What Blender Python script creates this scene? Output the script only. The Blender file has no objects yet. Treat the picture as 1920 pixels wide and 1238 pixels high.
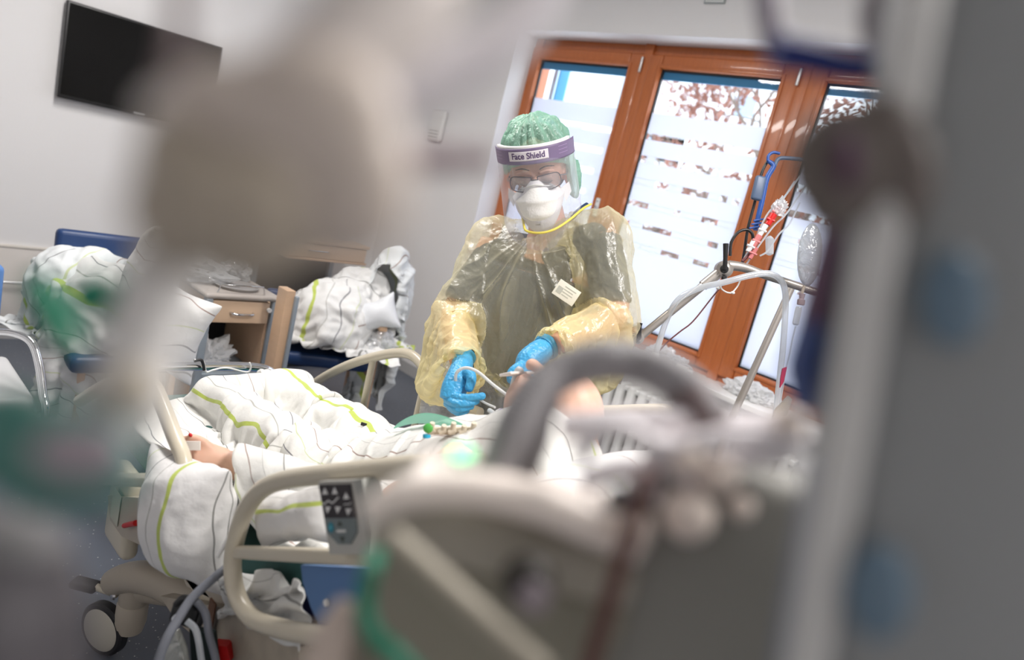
import bpy, bmesh, math, random
import numpy as np
from mathutils import Vector, Matrix, noise
random.seed(7); np.random.seed(7)
scene = bpy.context.scene
COL = scene.collection
# ------------------------------------------------------------------ camera
TH, PIT, ROL, FPX = math.radians(47.7), math.radians(11.4), math.radians(14.0), 1338.0
FH = np.array([-math.cos(TH), math.sin(TH), 0.0]); RH = np.array([math.sin(TH), math.cos(TH), 0.0]); UZ = np.array([0, 0, 1.0])
CAM = np.array([5.0, -3.48, 1.5])
FW = FH*math.cos(PIT)-UZ*math.sin(PIT); U0 = FH*math.sin(PIT)+UZ*math.cos(PIT)
CX = RH*math.cos(ROL)+U0*math.sin(ROL); CY = U0*math.cos(ROL)-RH*math.sin(ROL)
cd = bpy.data.cameras.new('camera'); cam = bpy.data.objects.new('camera', cd); COL.objects.link(cam)
cam.matrix_world = Matrix(((CX[0], CY[0], -FW[0], CAM[0]), (CX[1], CY[1], -FW[1], CAM[1]), (CX[2], CY[2], -FW[2], CAM[2]), (0, 0, 0, 1)))
cd.sensor_width = 36; cd.lens = 36*FPX/1920; cd.clip_start = 0.01; cd.clip_end = 200
cd.dof.use_dof = True; cd.dof.focus_distance = 2.0; cd.dof.aperture_fstop = 2.0
scene.camera = cam
# ------------------------------------------------------------------ world, light, exposure
w = bpy.data.worlds.new('world'); scene.world = w; w.use_nodes = True
bg = w.node_tree.nodes['Background']; bg.inputs[0].default_value = (0.90, 0.95, 1.0, 1); bg.inputs[1].default_value = 4.8
vs = scene.view_settings; vs.view_transform = 'Standard'; vs.look = 'None'; vs.gamma = 1; vs.use_curve_mapping = False; vs.exposure = 0.0
def area_light(name, loc, rot, sx, sy, power, color):
    l = bpy.data.lights.new(name, 'AREA'); l.shape = 'RECTANGLE'; l.size = sx; l.size_y = sy; l.energy = power; l.color = color
    o = bpy.data.objects.new(name, l); o.location = loc; o.rotation_euler = rot; COL.objects.link(o); return o
area_light('ceiling_lamp_light', (2.4, -2.4, 2.83), (0, 0, 0), 1.3, 0.3, 52, (1.0, 0.96, 0.93))
area_light('ceiling_lamp_light', (5.2, -2.2, 2.83), (0, 0, 0), 1.3, 0.3, 72, (1.0, 0.96, 0.93))
def ray(px, py): return FW+CX*(px-960)/FPX-CY*(py-619)/FPX
def P(px, py, d): return CAM+ray(px, py)*d
def on(px, py, ax, val):
    r = ray(px, py); return CAM+r*(val-CAM[ax])/r[ax]
# ------------------------------------------------------------------ materials
MATS = {}
def mat(name, color=(.8, .8, .8), rough=.5, metal=0, bump=0, bscale=40, var=0, vscale=8, trans=0, spec=.5, sheen=0, coat=0, ior=1.45, alpha=1, sss=0, emis=None, estr=0, translucent=0):
    if name in MATS: return MATS[name]
    m = bpy.data.materials.new(name); m.use_nodes = True; nt = m.node_tree; b = nt.nodes['Principled BSDF']
    b.inputs['Base Color'].default_value = (*color, 1); b.inputs['Roughness'].default_value = rough; b.inputs['Metallic'].default_value = metal
    b.inputs['Transmission Weight'].default_value = trans; b.inputs['IOR'].default_value = ior; b.inputs['Specular IOR Level'].default_value = spec
    b.inputs['Sheen Weight'].default_value = sheen; b.inputs['Coat Weight'].default_value = coat; b.inputs['Alpha'].default_value = alpha
    if sss: b.inputs['Subsurface Weight'].default_value = sss; b.inputs['Subsurface Radius'].default_value = (.02, .008, .004); b.inputs['Subsurface Scale'].default_value = .5
    if emis: b.inputs['Emission Color'].default_value = (*emis, 1); b.inputs['Emission Strength'].default_value = estr
    if var:
        n = nt.nodes.new('ShaderNodeTexNoise'); n.inputs['Scale'].default_value = vscale; n.inputs['Detail'].default_value = 5
        tc = nt.nodes.new('ShaderNodeTexCoord'); nt.links.new(tc.outputs['Object'], n.inputs['Vector'])
        mx = nt.nodes.new('ShaderNodeMix'); mx.data_type = 'RGBA'; mx.inputs[6].default_value = (*[c*(1-var) for c in color], 1); mx.inputs[7].default_value = (*[min(1, c*(1+var)) for c in color], 1)
        nt.links.new(n.outputs['Fac'], mx.inputs[0]); nt.links.new(mx.outputs[2], b.inputs['Base Color'])
    if bump:
        n = nt.nodes.new('ShaderNodeTexNoise'); n.inputs['Scale'].default_value = bscale; n.inputs['Detail'].default_value = 4
        tc = nt.nodes.new('ShaderNodeTexCoord'); nt.links.new(tc.outputs['Object'], n.inputs['Vector'])
        bp = nt.nodes.new('ShaderNodeBump'); bp.inputs['Strength'].default_value = bump; bp.inputs['Distance'].default_value = .01
        nt.links.new(n.outputs['Fac'], bp.inputs['Height']); nt.links.new(bp.outputs[0], b.inputs['Normal'])
    if translucent:
        t = nt.nodes.new('ShaderNodeBsdfTranslucent'); t.inputs[0].default_value = (*color, 1)
        ms = nt.nodes.new('ShaderNodeMixShader'); ms.inputs[0].default_value = translucent
        nt.links.new(b.outputs[0], ms.inputs[1]); nt.links.new(t.outputs[0], ms.inputs[2]); nt.links.new(ms.outputs[0], nt.nodes['Material Output'].inputs[0])
    MATS[name] = m; return m
def film(name, color, clear, gloss=.12, rough=.15, edge=.6, bump=0, bscale=30, translucent=.5, tcol=None):
    """thin plastic sheet: part clear, part coloured translucent, denser where seen edge-on, with a glossy skin"""
    if name in MATS: return MATS[name]
    m = bpy.data.materials.new(name); m.use_nodes = True; nt = m.node_tree; N = nt.nodes; L = nt.links
    N.remove(N['Principled BSDF'])
    tr = N.new('ShaderNodeBsdfTransparent'); tr.inputs[0].default_value = (*[.72+.28*c for c in color], 1)
    df = N.new('ShaderNodeBsdfDiffuse'); df.inputs[0].default_value = (*color, 1)
    tl = N.new('ShaderNodeBsdfTranslucent'); tl.inputs[0].default_value = (*(tcol or color), 1)
    gl = N.new('ShaderNodeBsdfGlossy'); gl.inputs[0].default_value = (1, 1, 1, 1); gl.inputs['Roughness'].default_value = rough
    lw = N.new('ShaderNodeLayerWeight'); lw.inputs[0].default_value = .35
    a = N.new('ShaderNodeMixShader'); a.inputs[0].default_value = translucent; L.new(df.outputs[0], a.inputs[1]); L.new(tl.outputs[0], a.inputs[2])
    mr = N.new('ShaderNodeMapRange'); mr.inputs[1].default_value = 0; mr.inputs[2].default_value = 1; mr.inputs[3].default_value = 1-clear; mr.inputs[4].default_value = min(1, 1-clear+edge)
    L.new(lw.outputs['Facing'], mr.inputs[0])
    b = N.new('ShaderNodeMixShader'); L.new(mr.outputs[0], b.inputs[0]); L.new(tr.outputs[0], b.inputs[1]); L.new(a.outputs[0], b.inputs[2])
    c = N.new('ShaderNodeMixShader'); c.inputs[0].default_value = gloss; L.new(b.outputs[0], c.inputs[1]); L.new(gl.outputs[0], c.inputs[2])
    if bump:
        n = N.new('ShaderNodeTexNoise'); n.inputs['Scale'].default_value = bscale; n.inputs['Detail'].default_value = 3; n.inputs['Distortion'].default_value = .8
        tc = N.new('ShaderNodeTexCoord'); L.new(tc.outputs['Object'], n.inputs['Vector'])
        bp = N.new('ShaderNodeBump'); bp.inputs['Strength'].default_value = bump; bp.inputs['Distance'].default_value = .02
        L.new(n.outputs['Fac'], bp.inputs['Height'])
        for q in (df, tl, gl): L.new(bp.outputs[0], q.inputs['Normal'])
    L.new(c.outputs[0], N['Material Output'].inputs[0])
    MATS[name] = m; return m
def linen(name, base=(.80, .80, .79), freq=3.0, axis=0, seed=0.0):
    """white hospital linen woven with groups of thin grey, brown and lime stripes (follows the cloth's own UV)"""
    if name in MATS: return MATS[name]
    m = mat(name, base, rough=.85, sheen=.2, translucent=.12)
    nt = m.node_tree; N = nt.nodes; L = nt.links; b = N['Principled BSDF']
    uv = N.new('ShaderNodeUVMap'); sp = N.new('ShaderNodeSeparateXYZ'); L.new(uv.outputs[0], sp.inputs[0])
    nz = N.new('ShaderNodeTexNoise'); nz.inputs['Scale'].default_value = 3; L.new(uv.outputs[0], nz.inputs['Vector'])
    def mth(op, a, b2):
        q = N.new('ShaderNodeMath'); q.operation = op
        for i, v in enumerate((a, b2)):
            if isinstance(v, (int, float)): q.inputs[i].default_value = v
            else: L.new(v, q.inputs[i])
        return q.outputs[0]
    u = mth('MULTIPLY', sp.outputs[axis], freq); wob = mth('MULTIPLY', nz.outputs['Fac'], .40); u = mth('ADD', u, wob); u = mth('ADD', u, seed); fr = mth('FRACT', u, 0)
    cr = N.new('ShaderNodeValToRGB'); cr.color_ramp.interpolation = 'CONSTANT'; e = cr.color_ramp.elements
    W = (*base, 1); stops = [(0, W), (.10, (.52, .62, .12, 1)), (.132, W), (.24, (.45, .45, .42, 1)), (.249, W), (.36, (.22, .22, .24, 1)), (.368, W), (.47, (.62, .68, .42, 1)), (.478, W), (.60, (.35, .25, .22, 1)), (.609, W), (.70, (.5, .5, .48, 1)), (.706, W), (.83, (.25, .25, .24, 1)), (.838, W)]
    e[0].position = 0; e[0].color = W; e[1].position = .10; e[1].color = stops[1][1]
    for p_, c_ in stops[2:]: q = e.new(p_); q.color = c_
    L.new(fr, cr.inputs[0]); L.new(cr.outputs[0], b.inputs['Base Color'])
    n2 = N.new('ShaderNodeTexNoise'); n2.inputs['Scale'].default_value = 14; n2.inputs['Detail'].default_value = 6
    tc = N.new('ShaderNodeTexCoord'); L.new(tc.outputs['Object'], n2.inputs['Vector'])
    bp = N.new('ShaderNodeBump'); bp.inputs['Strength'].default_value = .35; bp.inputs['Distance'].default_value = .02; L.new(n2.outputs['Fac'], bp.inputs['Height']); L.new(bp.outputs[0], b.inputs['Normal'])
    return m
# ------------------------------------------------------------------ object helpers
ROOT = {}
def thing(name, label, cat, loc=(0, 0, 0), group=None):
    o = bpy.data.objects.new(name, None); o.empty_display_size = .05; o.location = tuple(float(c) for c in loc); COL.objects.link(o)
    o['label'] = label; o['category'] = cat
    if group: o['group'] = group
    ROOT[o.name] = np.array(loc, float); return o
def tag(o, label, cat, group=None, kind=None):
    o['label'] = label; o['category'] = cat
    if group: o['group'] = group
    if kind: o['kind'] = kind
    return o
def obj(name, V, F, m, parent=None, smooth=True, uv=None, label=None, angle=None):
    """links one mesh object; V is in world coordinates, the object's origin is its thing's base"""
    V = np.asarray(V, float)
    off = ROOT[parent.name] if parent is not None else V.mean(0)*[1, 1, 0]+[0, 0, V[:, 2].min()]
    me = bpy.data.meshes.new(name); me.from_pydata((V-off).tolist(), [], [tuple(int(i) for i in f) for f in F]); me.update()
    if uv is not None:
        ul = me.uv_layers.new(name='UVMap'); li = np.empty(len(me.loops), int); me.loops.foreach_get('vertex_index', li)
        ul.data.foreach_set('uv', np.asarray(uv, float)[li].ravel())
    if smooth:
        me.polygons.foreach_set('use_smooth', [True]*len(me.polygons))
    if isinstance(m, (list, tuple)):
        for q in m: me.materials.append(q)
    elif m: me.materials.append(m)
    o = bpy.data.objects.new(name, me); COL.objects.link(o)
    if parent is not None: o.parent = parent; ROOT[o.name] = off
    else: o.location = off; ROOT[o.name] = off
    if smooth and angle: 
        bm = bmesh.new(); bm.from_mesh(me)
        for e in bm.edges:
            if len(e.link_faces) == 2 and e.calc_face_angle(0) > math.radians(angle): e.smooth = False
        bm.to_mesh(me); bm.free()
    if label: o['label'] = label
    return o
def struct(name, V, F, m, **k):
    o = obj(name, V, F, m, **k); o['kind'] = 'structure'; return o
class MB:
    def __init__(s): s.V = []; s.F = []; s.n = 0
    def add(s, V, F):
        V = np.asarray(V, float).reshape(-1, 3); s.V.append(V); s.F += [tuple(i+s.n for i in f) for f in F]; s.n += len(V); return s
    def box(s, lo, hi, bev=0, M=None):
        lo = np.array(lo, float); hi = np.array(hi, float); c = (lo+hi)/2; h = (hi-lo)/2
        return s.obox(c, h, np.eye(3), bev)
    def obox(s, c, h, A, bev=0):
        """box centred at c, half sizes h, rows of A its axes"""
        bm = bmesh.new(); bmesh.ops.create_cube(bm, size=2)
        for v in bm.verts: v.co = Vector((v.co.x*h[0], v.co.y*h[1], v.co.z*h[2]))
        if bev: bmesh.ops.bevel(bm, geom=list(bm.edges), offset=min(bev, min(h)*.95), segments=3, profile=.5, affect='EDGES')
        bm.verts.index_update(); V = np.array([v.co[:] for v in bm.verts]); F = [[v.index for v in f.verts] for f in bm.faces]; bm.free()
        return s.add(V@np.array(A)+np.array(c), F)
    def tube(s, pts, r, seg=12, smooth=True, cap=True, n=6):
        pts = [np.array(p, float) for p in pts]
        rs = list(r) if hasattr(r, '__len__') else [r]*len(pts)
        if smooth and len(pts) > 2: pts, rs = catmull(pts, rs, n)
        V = []; F = []; t0 = pts[1]-pts[0]; t0 /= np.linalg.norm(t0)+1e-9
        a = np.cross(t0, [0, 0, 1.]); 
        if np.linalg.norm(a) < .1: a = np.cross(t0, [1., 0, 0])
        a /= np.linalg.norm(a)
        for i, p in enumerate(pts):
            t = pts[min(i+1, len(pts)-1)]-pts[max(i-1, 0)]; t /= np.linalg.norm(t)+1e-9
            a = a-t*(a@t); a /= np.linalg.norm(a)+1e-9; b = np.cross(t, a)
            for k in range(seg):
                an = 2*math.pi*k/seg; V.append(p+rs[i]*(a*math.cos(an)+b*math.sin(an)))
        for i in range(len(pts)-1):
            for k in range(seg):
                k2 = (k+1) % seg; F.append((i*seg+k, i*seg+k2, (i+1)*seg+k2, (i+1)*seg+k))
        if cap: F.append(tuple(range(seg))[::-1]); F.append(tuple((len(pts)-1)*seg+k for k in range(seg)))
        return s.add(V, F)
    def lathe(s, prof, o, axis=(0, 0, 1), seg=24):
        """prof: list of (radius, height along axis) from o"""
        ax = np.array(axis, float); ax /= np.linalg.norm(ax); a = np.cross(ax, [0, 0, 1.])
        if np.linalg.norm(a) < .1: a = np.cross(ax, [1., 0, 0])
        a /= np.linalg.norm(a); b = np.cross(ax, a); V = []; F = []
        for r, h in prof:
            for k in range(seg):
                an = 2*math.pi*k/seg; V.append(np.array(o)+ax*h+r*(a*math.cos(an)+b*math.sin(an)))
        for i in range(len(prof)-1):
            for k in range(seg):
                k2 = (k+1) % seg; F.append((i*seg+k, i*seg+k2, (i+1)*seg+k2, (i+1)*seg+k))
        F.append(tuple(range(seg))[::-1]); F.append(tuple((len(prof)-1)*seg+k for k in range(seg)))
        return s.add(V, F)
    def ell(s, c, r, A=None, seg=24, ring=14):
        V = []; F = []
        for i in range(ring+1):
            t = math.pi*i/ring
            for k in range(seg):
                p = 2*math.pi*k/seg; V.append((math.sin(t)*math.cos(p), math.sin(t)*math.sin(p), math.cos(t)))
        V = np.array(V)*np.array(r); 
        if A is not None: V = V@np.array(A)
        for i in range(ring):
            for k in range(seg):
                k2 = (k+1) % seg; F.append((i*seg+k, (i+1)*seg+k, (i+1)*seg+k2, i*seg+k2))
        return s.add(V+np.array(c), F)
    def prism(s, poly, d):
        """closed polygon (list of 3-D points) pushed along vector d"""
        p = np.array(poly, float); n = len(p); V = np.vstack([p, p+np.array(d)])
        F = [tuple(range(n))[::-1], tuple(range(n, 2*n))]+[(i, (i+1) % n, n+(i+1) % n, n+i) for i in range(n)]
        return s.add(V, F)
    def build(s, name, m, parent=None, **k):
        k.setdefault('angle', 40); return obj(name, np.vstack(s.V), s.F, m, parent, **k)
def catmull(pts, rs, n=6):
    out = []; ro = []; m = len(pts)
    for i in range(m-1):
        p0 = pts[max(i-1, 0)]; p1 = pts[i]; p2 = pts[i+1]; p3 = pts[min(i+2, m-1)]
        for k in range(n):
            t = k/n; out.append(.5*((2*p1)+(-p0+p2)*t+(2*p0-5*p1+4*p2-p3)*t*t+(-p0+3*p1-3*p2+p3)*t**3)); ro.append(rs[i]*(1-t)+rs[i+1]*t)
    out.append(pts[-1]); ro.append(rs[-1]); return out, ro
def fused(name, mb, m, parent=None, voxel=.004, smooth=6, dec=None, disp=None, **k):
    """melts overlapping lumps into one continuous skin"""
    me = bpy.data.meshes.new('tmp'); V = np.vstack(mb.V); me.from_pydata(V.tolist(), [], mb.F)
    t = bpy.data.objects.new('tmp', me); COL.objects.link(t)
    r = t.modifiers.new('r', 'REMESH'); r.mode = 'VOXEL'; r.voxel_size = voxel
    if smooth: q = t.modifiers.new('s', 'SMOOTH'); q.factor = .5; q.iterations = smooth
    if dec: q = t.modifiers.new('d', 'DECIMATE'); q.ratio = dec
    e = t.evaluated_get(bpy.context.evaluated_depsgraph_get()); em = e.to_mesh()
    V = np.empty(len(em.vertices)*3); em.vertices.foreach_get('co', V); V = V.reshape(-1, 3).copy(); F = [tuple(p.vertices) for p in em.polygons]
    e.to_mesh_clear(); bpy.data.objects.remove(t); bpy.data.meshes.remove(me)
    if disp is not None: V = disp(V)
    return obj(name, V, F, m, parent, **k)
def text_mesh(txt, size, depth=.0004):
    c = bpy.data.curves.new('t', 'FONT'); c.body = txt; c.size = size; c.extrude = depth; c.offset = size*.018; c.align_x = 'CENTER'; c.align_y = 'CENTER'
    t = bpy.data.objects.new('t', c); COL.objects.link(t); e = t.evaluated_get(bpy.context.evaluated_depsgraph_get()); em = e.to_mesh()
    V = np.array([v.co[:] for v in em.vertices]); F = [tuple(p.vertices) for p in em.polygons]; e.to_mesh_clear(); bpy.data.objects.remove(t); bpy.data.curves.remove(c); return V, F
# ------------------------------------------------------------------ cloth
def colour_edges(E, nv):
    used = [0]*nv; cols = {}
    for idx, (i, j) in enumerate(E):
        mk = used[i] | used[j]; c = 0
        while mk >> c & 1: c += 1
        used[i] |= 1 << c; used[j] |= 1 << c; cols.setdefault(c, []).append(idx)
    return [np.array(v) for v in cols.values()]
def settle(V, E, Lr, K, fixed=None, coll=(), steps=60, iters=6, g=.0006, faces=None, press=0, damp=.96, margin=.004, axisg=(0, 0, -1), fric=.35):
    V = V.copy(); prev = V.copy(); E = np.asarray(E); groups = colour_edges(E.tolist(), len(V)); w = np.ones(len(V))
    if fixed is not None: w[fixed] = 0
    w3 = w[:, None]; G = np.array(axisg)*g; tri = np.asarray(faces) if faces is not None else None
    for s in range(steps):
        vel = (V-prev)*damp; prev = V.copy(); V = V+(vel+G)*w3
        if press and tri is not None:
            n = np.cross(V[tri[:, 1]]-V[tri[:, 0]], V[tri[:, 2]]-V[tri[:, 0]]); acc = np.zeros_like(V)
            for k in range(3): np.add.at(acc, tri[:, k], n)
            ln = np.linalg.norm(acc, axis=1, keepdims=True)+1e-12; V += acc/ln*press*w3
        for it in range(iters):
            for gi in groups:
                i = E[gi, 0]; j = E[gi, 1]; d = V[j]-V[i]; l = np.linalg.norm(d, axis=1)+1e-9; ws = w[i]+w[j]; ws[ws == 0] = 1
                diff = (l-Lr[gi])/l
                k = np.where(diff > 0, K[gi], K[gi]*.6)
                c = d*(diff*k/ws)[:, None]; V[i] += c*w[i][:, None]; V[j] -= c*w[j][:, None]
            B4 = V.copy()
            for c in coll: collide(V, c, margin, w3, prev)
            if fric and coll:
                hit = np.abs(V-B4).sum(1) > 1e-7; V[hit, :2] += (prev[hit, :2]-V[hit, :2])*fric*w3[hit]
    return V
def collide(V, c, mg, w3, prev):
    t = c[0]
    if t == 'z': 
        hit = V[:, 2] < c[1]+mg; V[hit, 2] = c[1]+mg
    elif t == 'cap':
        a = np.array(c[1]); b = np.array(c[2]); ra = c[3]; rb = c[4] if len(c) > 4 else ra; d = b-a; h = np.clip(((V-a)@d)/(d@d), 0, 1)
        q = V-(a+h[:, None]*d); l = np.linalg.norm(q, axis=1)+1e-9; r = ra+(rb-ra)*h+mg; hit = l < r
        V[hit] += q[hit]/l[hit][:, None]*(r-l)[hit][:, None]*w3[hit]; V[hit] = V[hit]*.7+.3*(prev[hit]) if False else V[hit]
    elif t == 'ell':
        o = np.array(c[1]); r = np.array(c[2])+mg; q = (V-o)/r; l = np.linalg.norm(q, axis=1)+1e-9; hit = l < 1; V[hit] = o+q[hit]/l[hit][:, None]*r
    elif t == 'box':
        lo = np.array(c[1])-mg; hi = np.array(c[2])+mg; ins = np.all((V > lo) & (V < hi), axis=1)
        if ins.any():
            p = V[ins]; dl = p-lo; dh = hi-p; dd = np.concatenate([dl, dh], 1); k = dd.argmin(1); r_ = np.arange(len(p)); ax = k % 3
            p[r_, ax] = np.where(k < 3, lo[ax], hi[ax]); V[ins] = p
    elif t == 'half':   # plane: point, normal
        n = np.array(c[2]); d = (V-np.array(c[1]))@n-mg; hit = d < 0; V[hit] -= d[hit][:, None]*n
def grid_cloth(nu, nv, fn, du, dv, close_u=False, bend=.15, shear=.5):
    """returns V, quads, edges, rest lengths, stiffness, uv for a sheet of nu x nv points; du, dv are the cloth's own spacings"""
    V = np.array([fn(i/(nu-1) if not close_u else i/nu, j/(nv-1)) for j in range(nv) for i in range(nu)]); idx = lambda i, j: j*nu+(i % nu)
    E = []; L = []; K = []; F = []; cu = nu if close_u else nu-1
    for j in range(nv):
        for i in range(nu):
            if i < cu or close_u:
                if i < cu: E.append((idx(i, j), idx(i+1, j))); L.append(du); K.append(1)
            if j < nv-1: E.append((idx(i, j), idx(i, j+1))); L.append(dv); K.append(1)
            if i < cu and j < nv-1:
                F.append((idx(i, j), idx(i+1, j), idx(i+1, j+1), idx(i, j+1))); dg = math.hypot(du, dv)
                E.append((idx(i, j), idx(i+1, j+1))); L.append(dg); K.append(shear); E.append((idx(i+1, j), idx(i, j+1))); L.append(dg); K.append(shear)
            if (close_u or i < nu-2): E.append((idx(i, j), idx(i+2, j))); L.append(2*du); K.append(bend)
            if j < nv-2: E.append((idx(i, j), idx(i, j+2))); L.append(2*dv); K.append(bend)
    uv = np.array([(i/max(1, nu-1), j/(nv-1)) for j in range(nv) for i in range(nu)])
    return V, F, E, np.array(L), np.array(K, float), uv
def smoothv(V, nu, nv, k=1):
    G = V.reshape(nv, nu, 3).copy()
    for _ in range(k):
        H = G.copy(); H[1:-1, 1:-1] = (G[1:-1, 1:-1]*4+G[:-2, 1:-1]+G[2:, 1:-1]+G[1:-1, :-2]+G[1:-1, 2:])/8; G = H
    return G.reshape(-1, 3)
def upgrid(V, nu, nv):
    G = V.reshape(nv, nu, 3)
    def up(G):
        M = np.empty((G.shape[0]*2-1,)+G.shape[1:]); M[::2] = G; pad = np.concatenate([2*G[:1]-G[1:2], G, 2*G[-1:]-G[-2:-1]])
        M[1::2] = (9*(G[:-1]+G[1:])-(pad[:-3]+pad[3:]))/16; return M
    G = up(G); G = up(G.swapaxes(0, 1)).swapaxes(0, 1); return G.reshape(-1, 3), nu*2-1, nv*2-1
def rumple(V, nu, nv, amp, s0=6.0, seed=0):
    G = V.reshape(nv, nu, 3); du = np.gradient(G, axis=1); dv = np.gradient(G, axis=0); n = np.cross(du, dv); n /= np.linalg.norm(n, axis=2, keepdims=True)+1e-9
    n = n.reshape(-1, 3); o3 = Vector((seed*1.3, seed*.7, seed*2.1)); out = V.copy()
    for i in range(len(V)):
        q = Vector(V[i])+o3; w_ = Vector((noise.noise(q*5), noise.noise(q*5+Vector((4, 4, 4))), noise.noise(q*5+Vector((8, 2, 6)))))*.07; q = q+w_
        h = (.5-abs(noise.noise(q*s0))*2.0)+(.5-abs(noise.noise(q*s0*2.3))*2.0)*.5+(.5-abs(noise.noise(q*s0*5)))*.16
        out[i] = V[i]+n[i]*h*amp
    return out
def sheet(name, nu, nv, fn, size, m, parent=None, coll=(), squeeze=1.0, steps=60, iters=6, g=.0006, thick=.0, bend=.15, jit=.004, fixed=None, sm=1, uvs=1.0, damp=.96, label=None, rump=0, rs=6.0, rseed=0):
    du = size[0]/(nu-1); dv = size[1]/(nv-1)
    V, F, E, L, K, uv = grid_cloth(nu, nv, fn, du, dv, bend=bend)
    V = V+np.random.normal(0, jit, V.shape)
    V = settle(V, E, L, K, fixed, coll, steps, iters, g, damp=damp)
    V = smoothv(V, nu, nv, sm)
    if rump:
        V, nu, nv = upgrid(V, nu, nv); V = rumple(V, nu, nv, rump, rs, rseed)
        F = [(j*nu+i, j*nu+i+1, (j+1)*nu+i+1, (j+1)*nu+i) for j in range(nv-1) for i in range(nu-1)]; uv = np.array([(i/(nu-1), j/(nv-1)) for j in range(nv) for i in range(nu)])
    o = obj(name, V, F, m, parent, uv=uv*[size[0]*uvs, size[1]*uvs], label=label)
    if thick:
        q = o.modifiers.new('thick', 'SOLIDIFY'); q.thickness = thick; q.offset = 0
    sb = o.modifiers.new('sub', 'SUBSURF'); sb.levels = 1; sb.render_levels = 1
    return o
def pillow(name, c, A, size, m, parent=None, n=26, press=.0016, coll=(), steps=70, g=0, uvs=1.0, jit=.003, extra=1.0):
    """sewn case blown up by its filling; A rows: long axis, short axis, normal"""
    c = np.array(c, float); A = np.array(A, float); nu = n; nv = max(8, int(n*size[1]/size[0])); V = []; idx = {}
    def vid(i, j, s):
        edge = i in (0, nu-1) or j in (0, nv-1); k = (i, j, 0 if edge else s)
        if k not in idx:
            idx[k] = len(V); V.append(c+A[0]*(i/(nu-1)-.5)*size[0]*.92+A[1]*(j/(nv-1)-.5)*size[1]*.92+A[2]*(0 if edge else s*.02))
        return idx[k]
    F = []; E = {}; uv = {}
    du = size[0]*extra/(nu-1); dv = size[1]*extra/(nv-1)
    for s in (1, -1):
        for j in range(nv):
            for i in range(nu):
                a = vid(i, j, s); uv[a] = (i/(nu-1)*size[0]*uvs, j/(nv-1)*size[1]*uvs)
                def ed(i2, j2, l, k):
                    if 0 <= i2 < nu and 0 <= j2 < nv:
                        b = vid(i2, j2, s)
                        if a != b: E.setdefault((min(a, b), max(a, b)), (l, k))
                ed(i+1, j, du, 1); ed(i, j+1, dv, 1); ed(i+1, j+1, math.hypot(du, dv), .5); ed(i+1, j-1, math.hypot(du, dv), .5); ed(i+2, j, 2*du, .1); ed(i, j+2, 2*dv, .1)
                if i < nu-1 and j < nv-1:
                    q = (vid(i, j, s), vid(i+1, j, s), vid(i+1, j+1, s), vid(i, j+1, s)); F.append(q if s > 0 else q[::-1])
    V = np.array(V)+np.random.normal(0, jit, (len(V), 3)); EE = np.array(list(E.keys())); LL = np.array([v[0] for v in E.values()]); KK = np.array([v[1] for v in E.values()], float)
    tri = [(f[0], f[1], f[2]) for f in F]+[(f[0], f[2], f[3]) for f in F]
    V = settle(V, EE, LL, KK, None, coll, steps, 5, g, faces=tri, press=press, damp=.9)
    cc = V.mean(0)
    for i in range(len(V)):
        q = Vector(V[i]); dr0 = (V[i]-cc)/(np.linalg.norm(V[i]-cc)+1e-9); V[i] += dr0*((.5-abs(noise.noise(q*11))*2)*.007+(.5-abs(noise.noise(q*26))*2)*.003)
    o = obj(name, V, F, m, parent, uv=[uv[k] for k in range(len(V))]); sb = o.modifiers.new('sub', 'SUBSURF'); sb.levels = 1; sb.render_levels = 1
    return o
# ================================================================== THE ROOM
WX0 = 0.45; WY = -0.25; RX1 = 6.6; RY0 = -4.9; CH = 2.9
M_wall = mat('wall_paint', (.76, .75, .75), .85, bump=.05, bscale=120, var=.03, vscale=1.5)
M_ceil = mat('ceiling_paint', (.78, .78, .77), .9)
M_floor = mat('speckled_vinyl', (.10, .115, .14), .35, var=.12, vscale=60)
def speckle():
    nt = M_floor.node_tree; N = nt.nodes; L = nt.links; b = N['Principled BSDF']
    v = N.new('ShaderNodeTexVoronoi'); v.inputs['Scale'].default_value = 45; tc = N.new('ShaderNodeTexCoord'); L.new(tc.outputs['Object'], v.inputs['Vector'])
    r = N.new('ShaderNodeValToRGB'); r.color_ramp.elements[0].position = .05; r.color_ramp.elements[0].color = (.6, .6, .55, 1); r.color_ramp.elements[1].position = .12; r.color_ramp.elements[1].color = (.105, .12, .15, 1)
    L.new(v.outputs['Distance'], r.inputs[0]); L.new(r.outputs[0], b.inputs['Base Color'])
speckle()
T = .12
def slab(name, lo, hi, m): return MB().box(lo, hi).build(name, m)
def sslab(name, lo, hi, m):
    o = slab(name, lo, hi, m); o['kind'] = 'structure'; return o
sslab('floor', (WX0-T, RY0-T, -.1), (RX1+T, .1, 0), M_floor)
sslab('ceiling', (WX0-T, RY0-T, CH), (RX1+T, .1, CH+.1), M_ceil)
sslab('wall_left', (WX0-T, RY0-T, 0), (WX0, .1, CH), M_wall)
sslab('wall_right', (RX1, RY0-T, 0), (RX1+T, .1, CH), M_wall)
sslab('wall_front', (WX0, RY0-T, 0), (RX1, RY0, CH), M_wall)
OX0, OX1, OZ0, OZ1 = 1.50, 4.34, .74, 2.42
mb = MB()
mb.box((WX0, WY, 0), (OX0, .10, CH)); mb.box((OX1, WY, 0), (RX1, .10, CH)); mb.box((OX0, WY, OZ1), (OX1, .10, CH)); mb.box((OX0, WY, 0), (OX1, .10, OZ0))
o = mb.build('wall_back', M_wall); o['kind'] = 'structure'
# window board
M_sill = mat('white_window_board', (.82, .82, .80), .3)
o = MB().box((OX0, WY-.05, OZ0), (OX1, -.035, OZ0+.03), .006).build('trim_1', M_sill); o['kind'] = 'structure'
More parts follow.
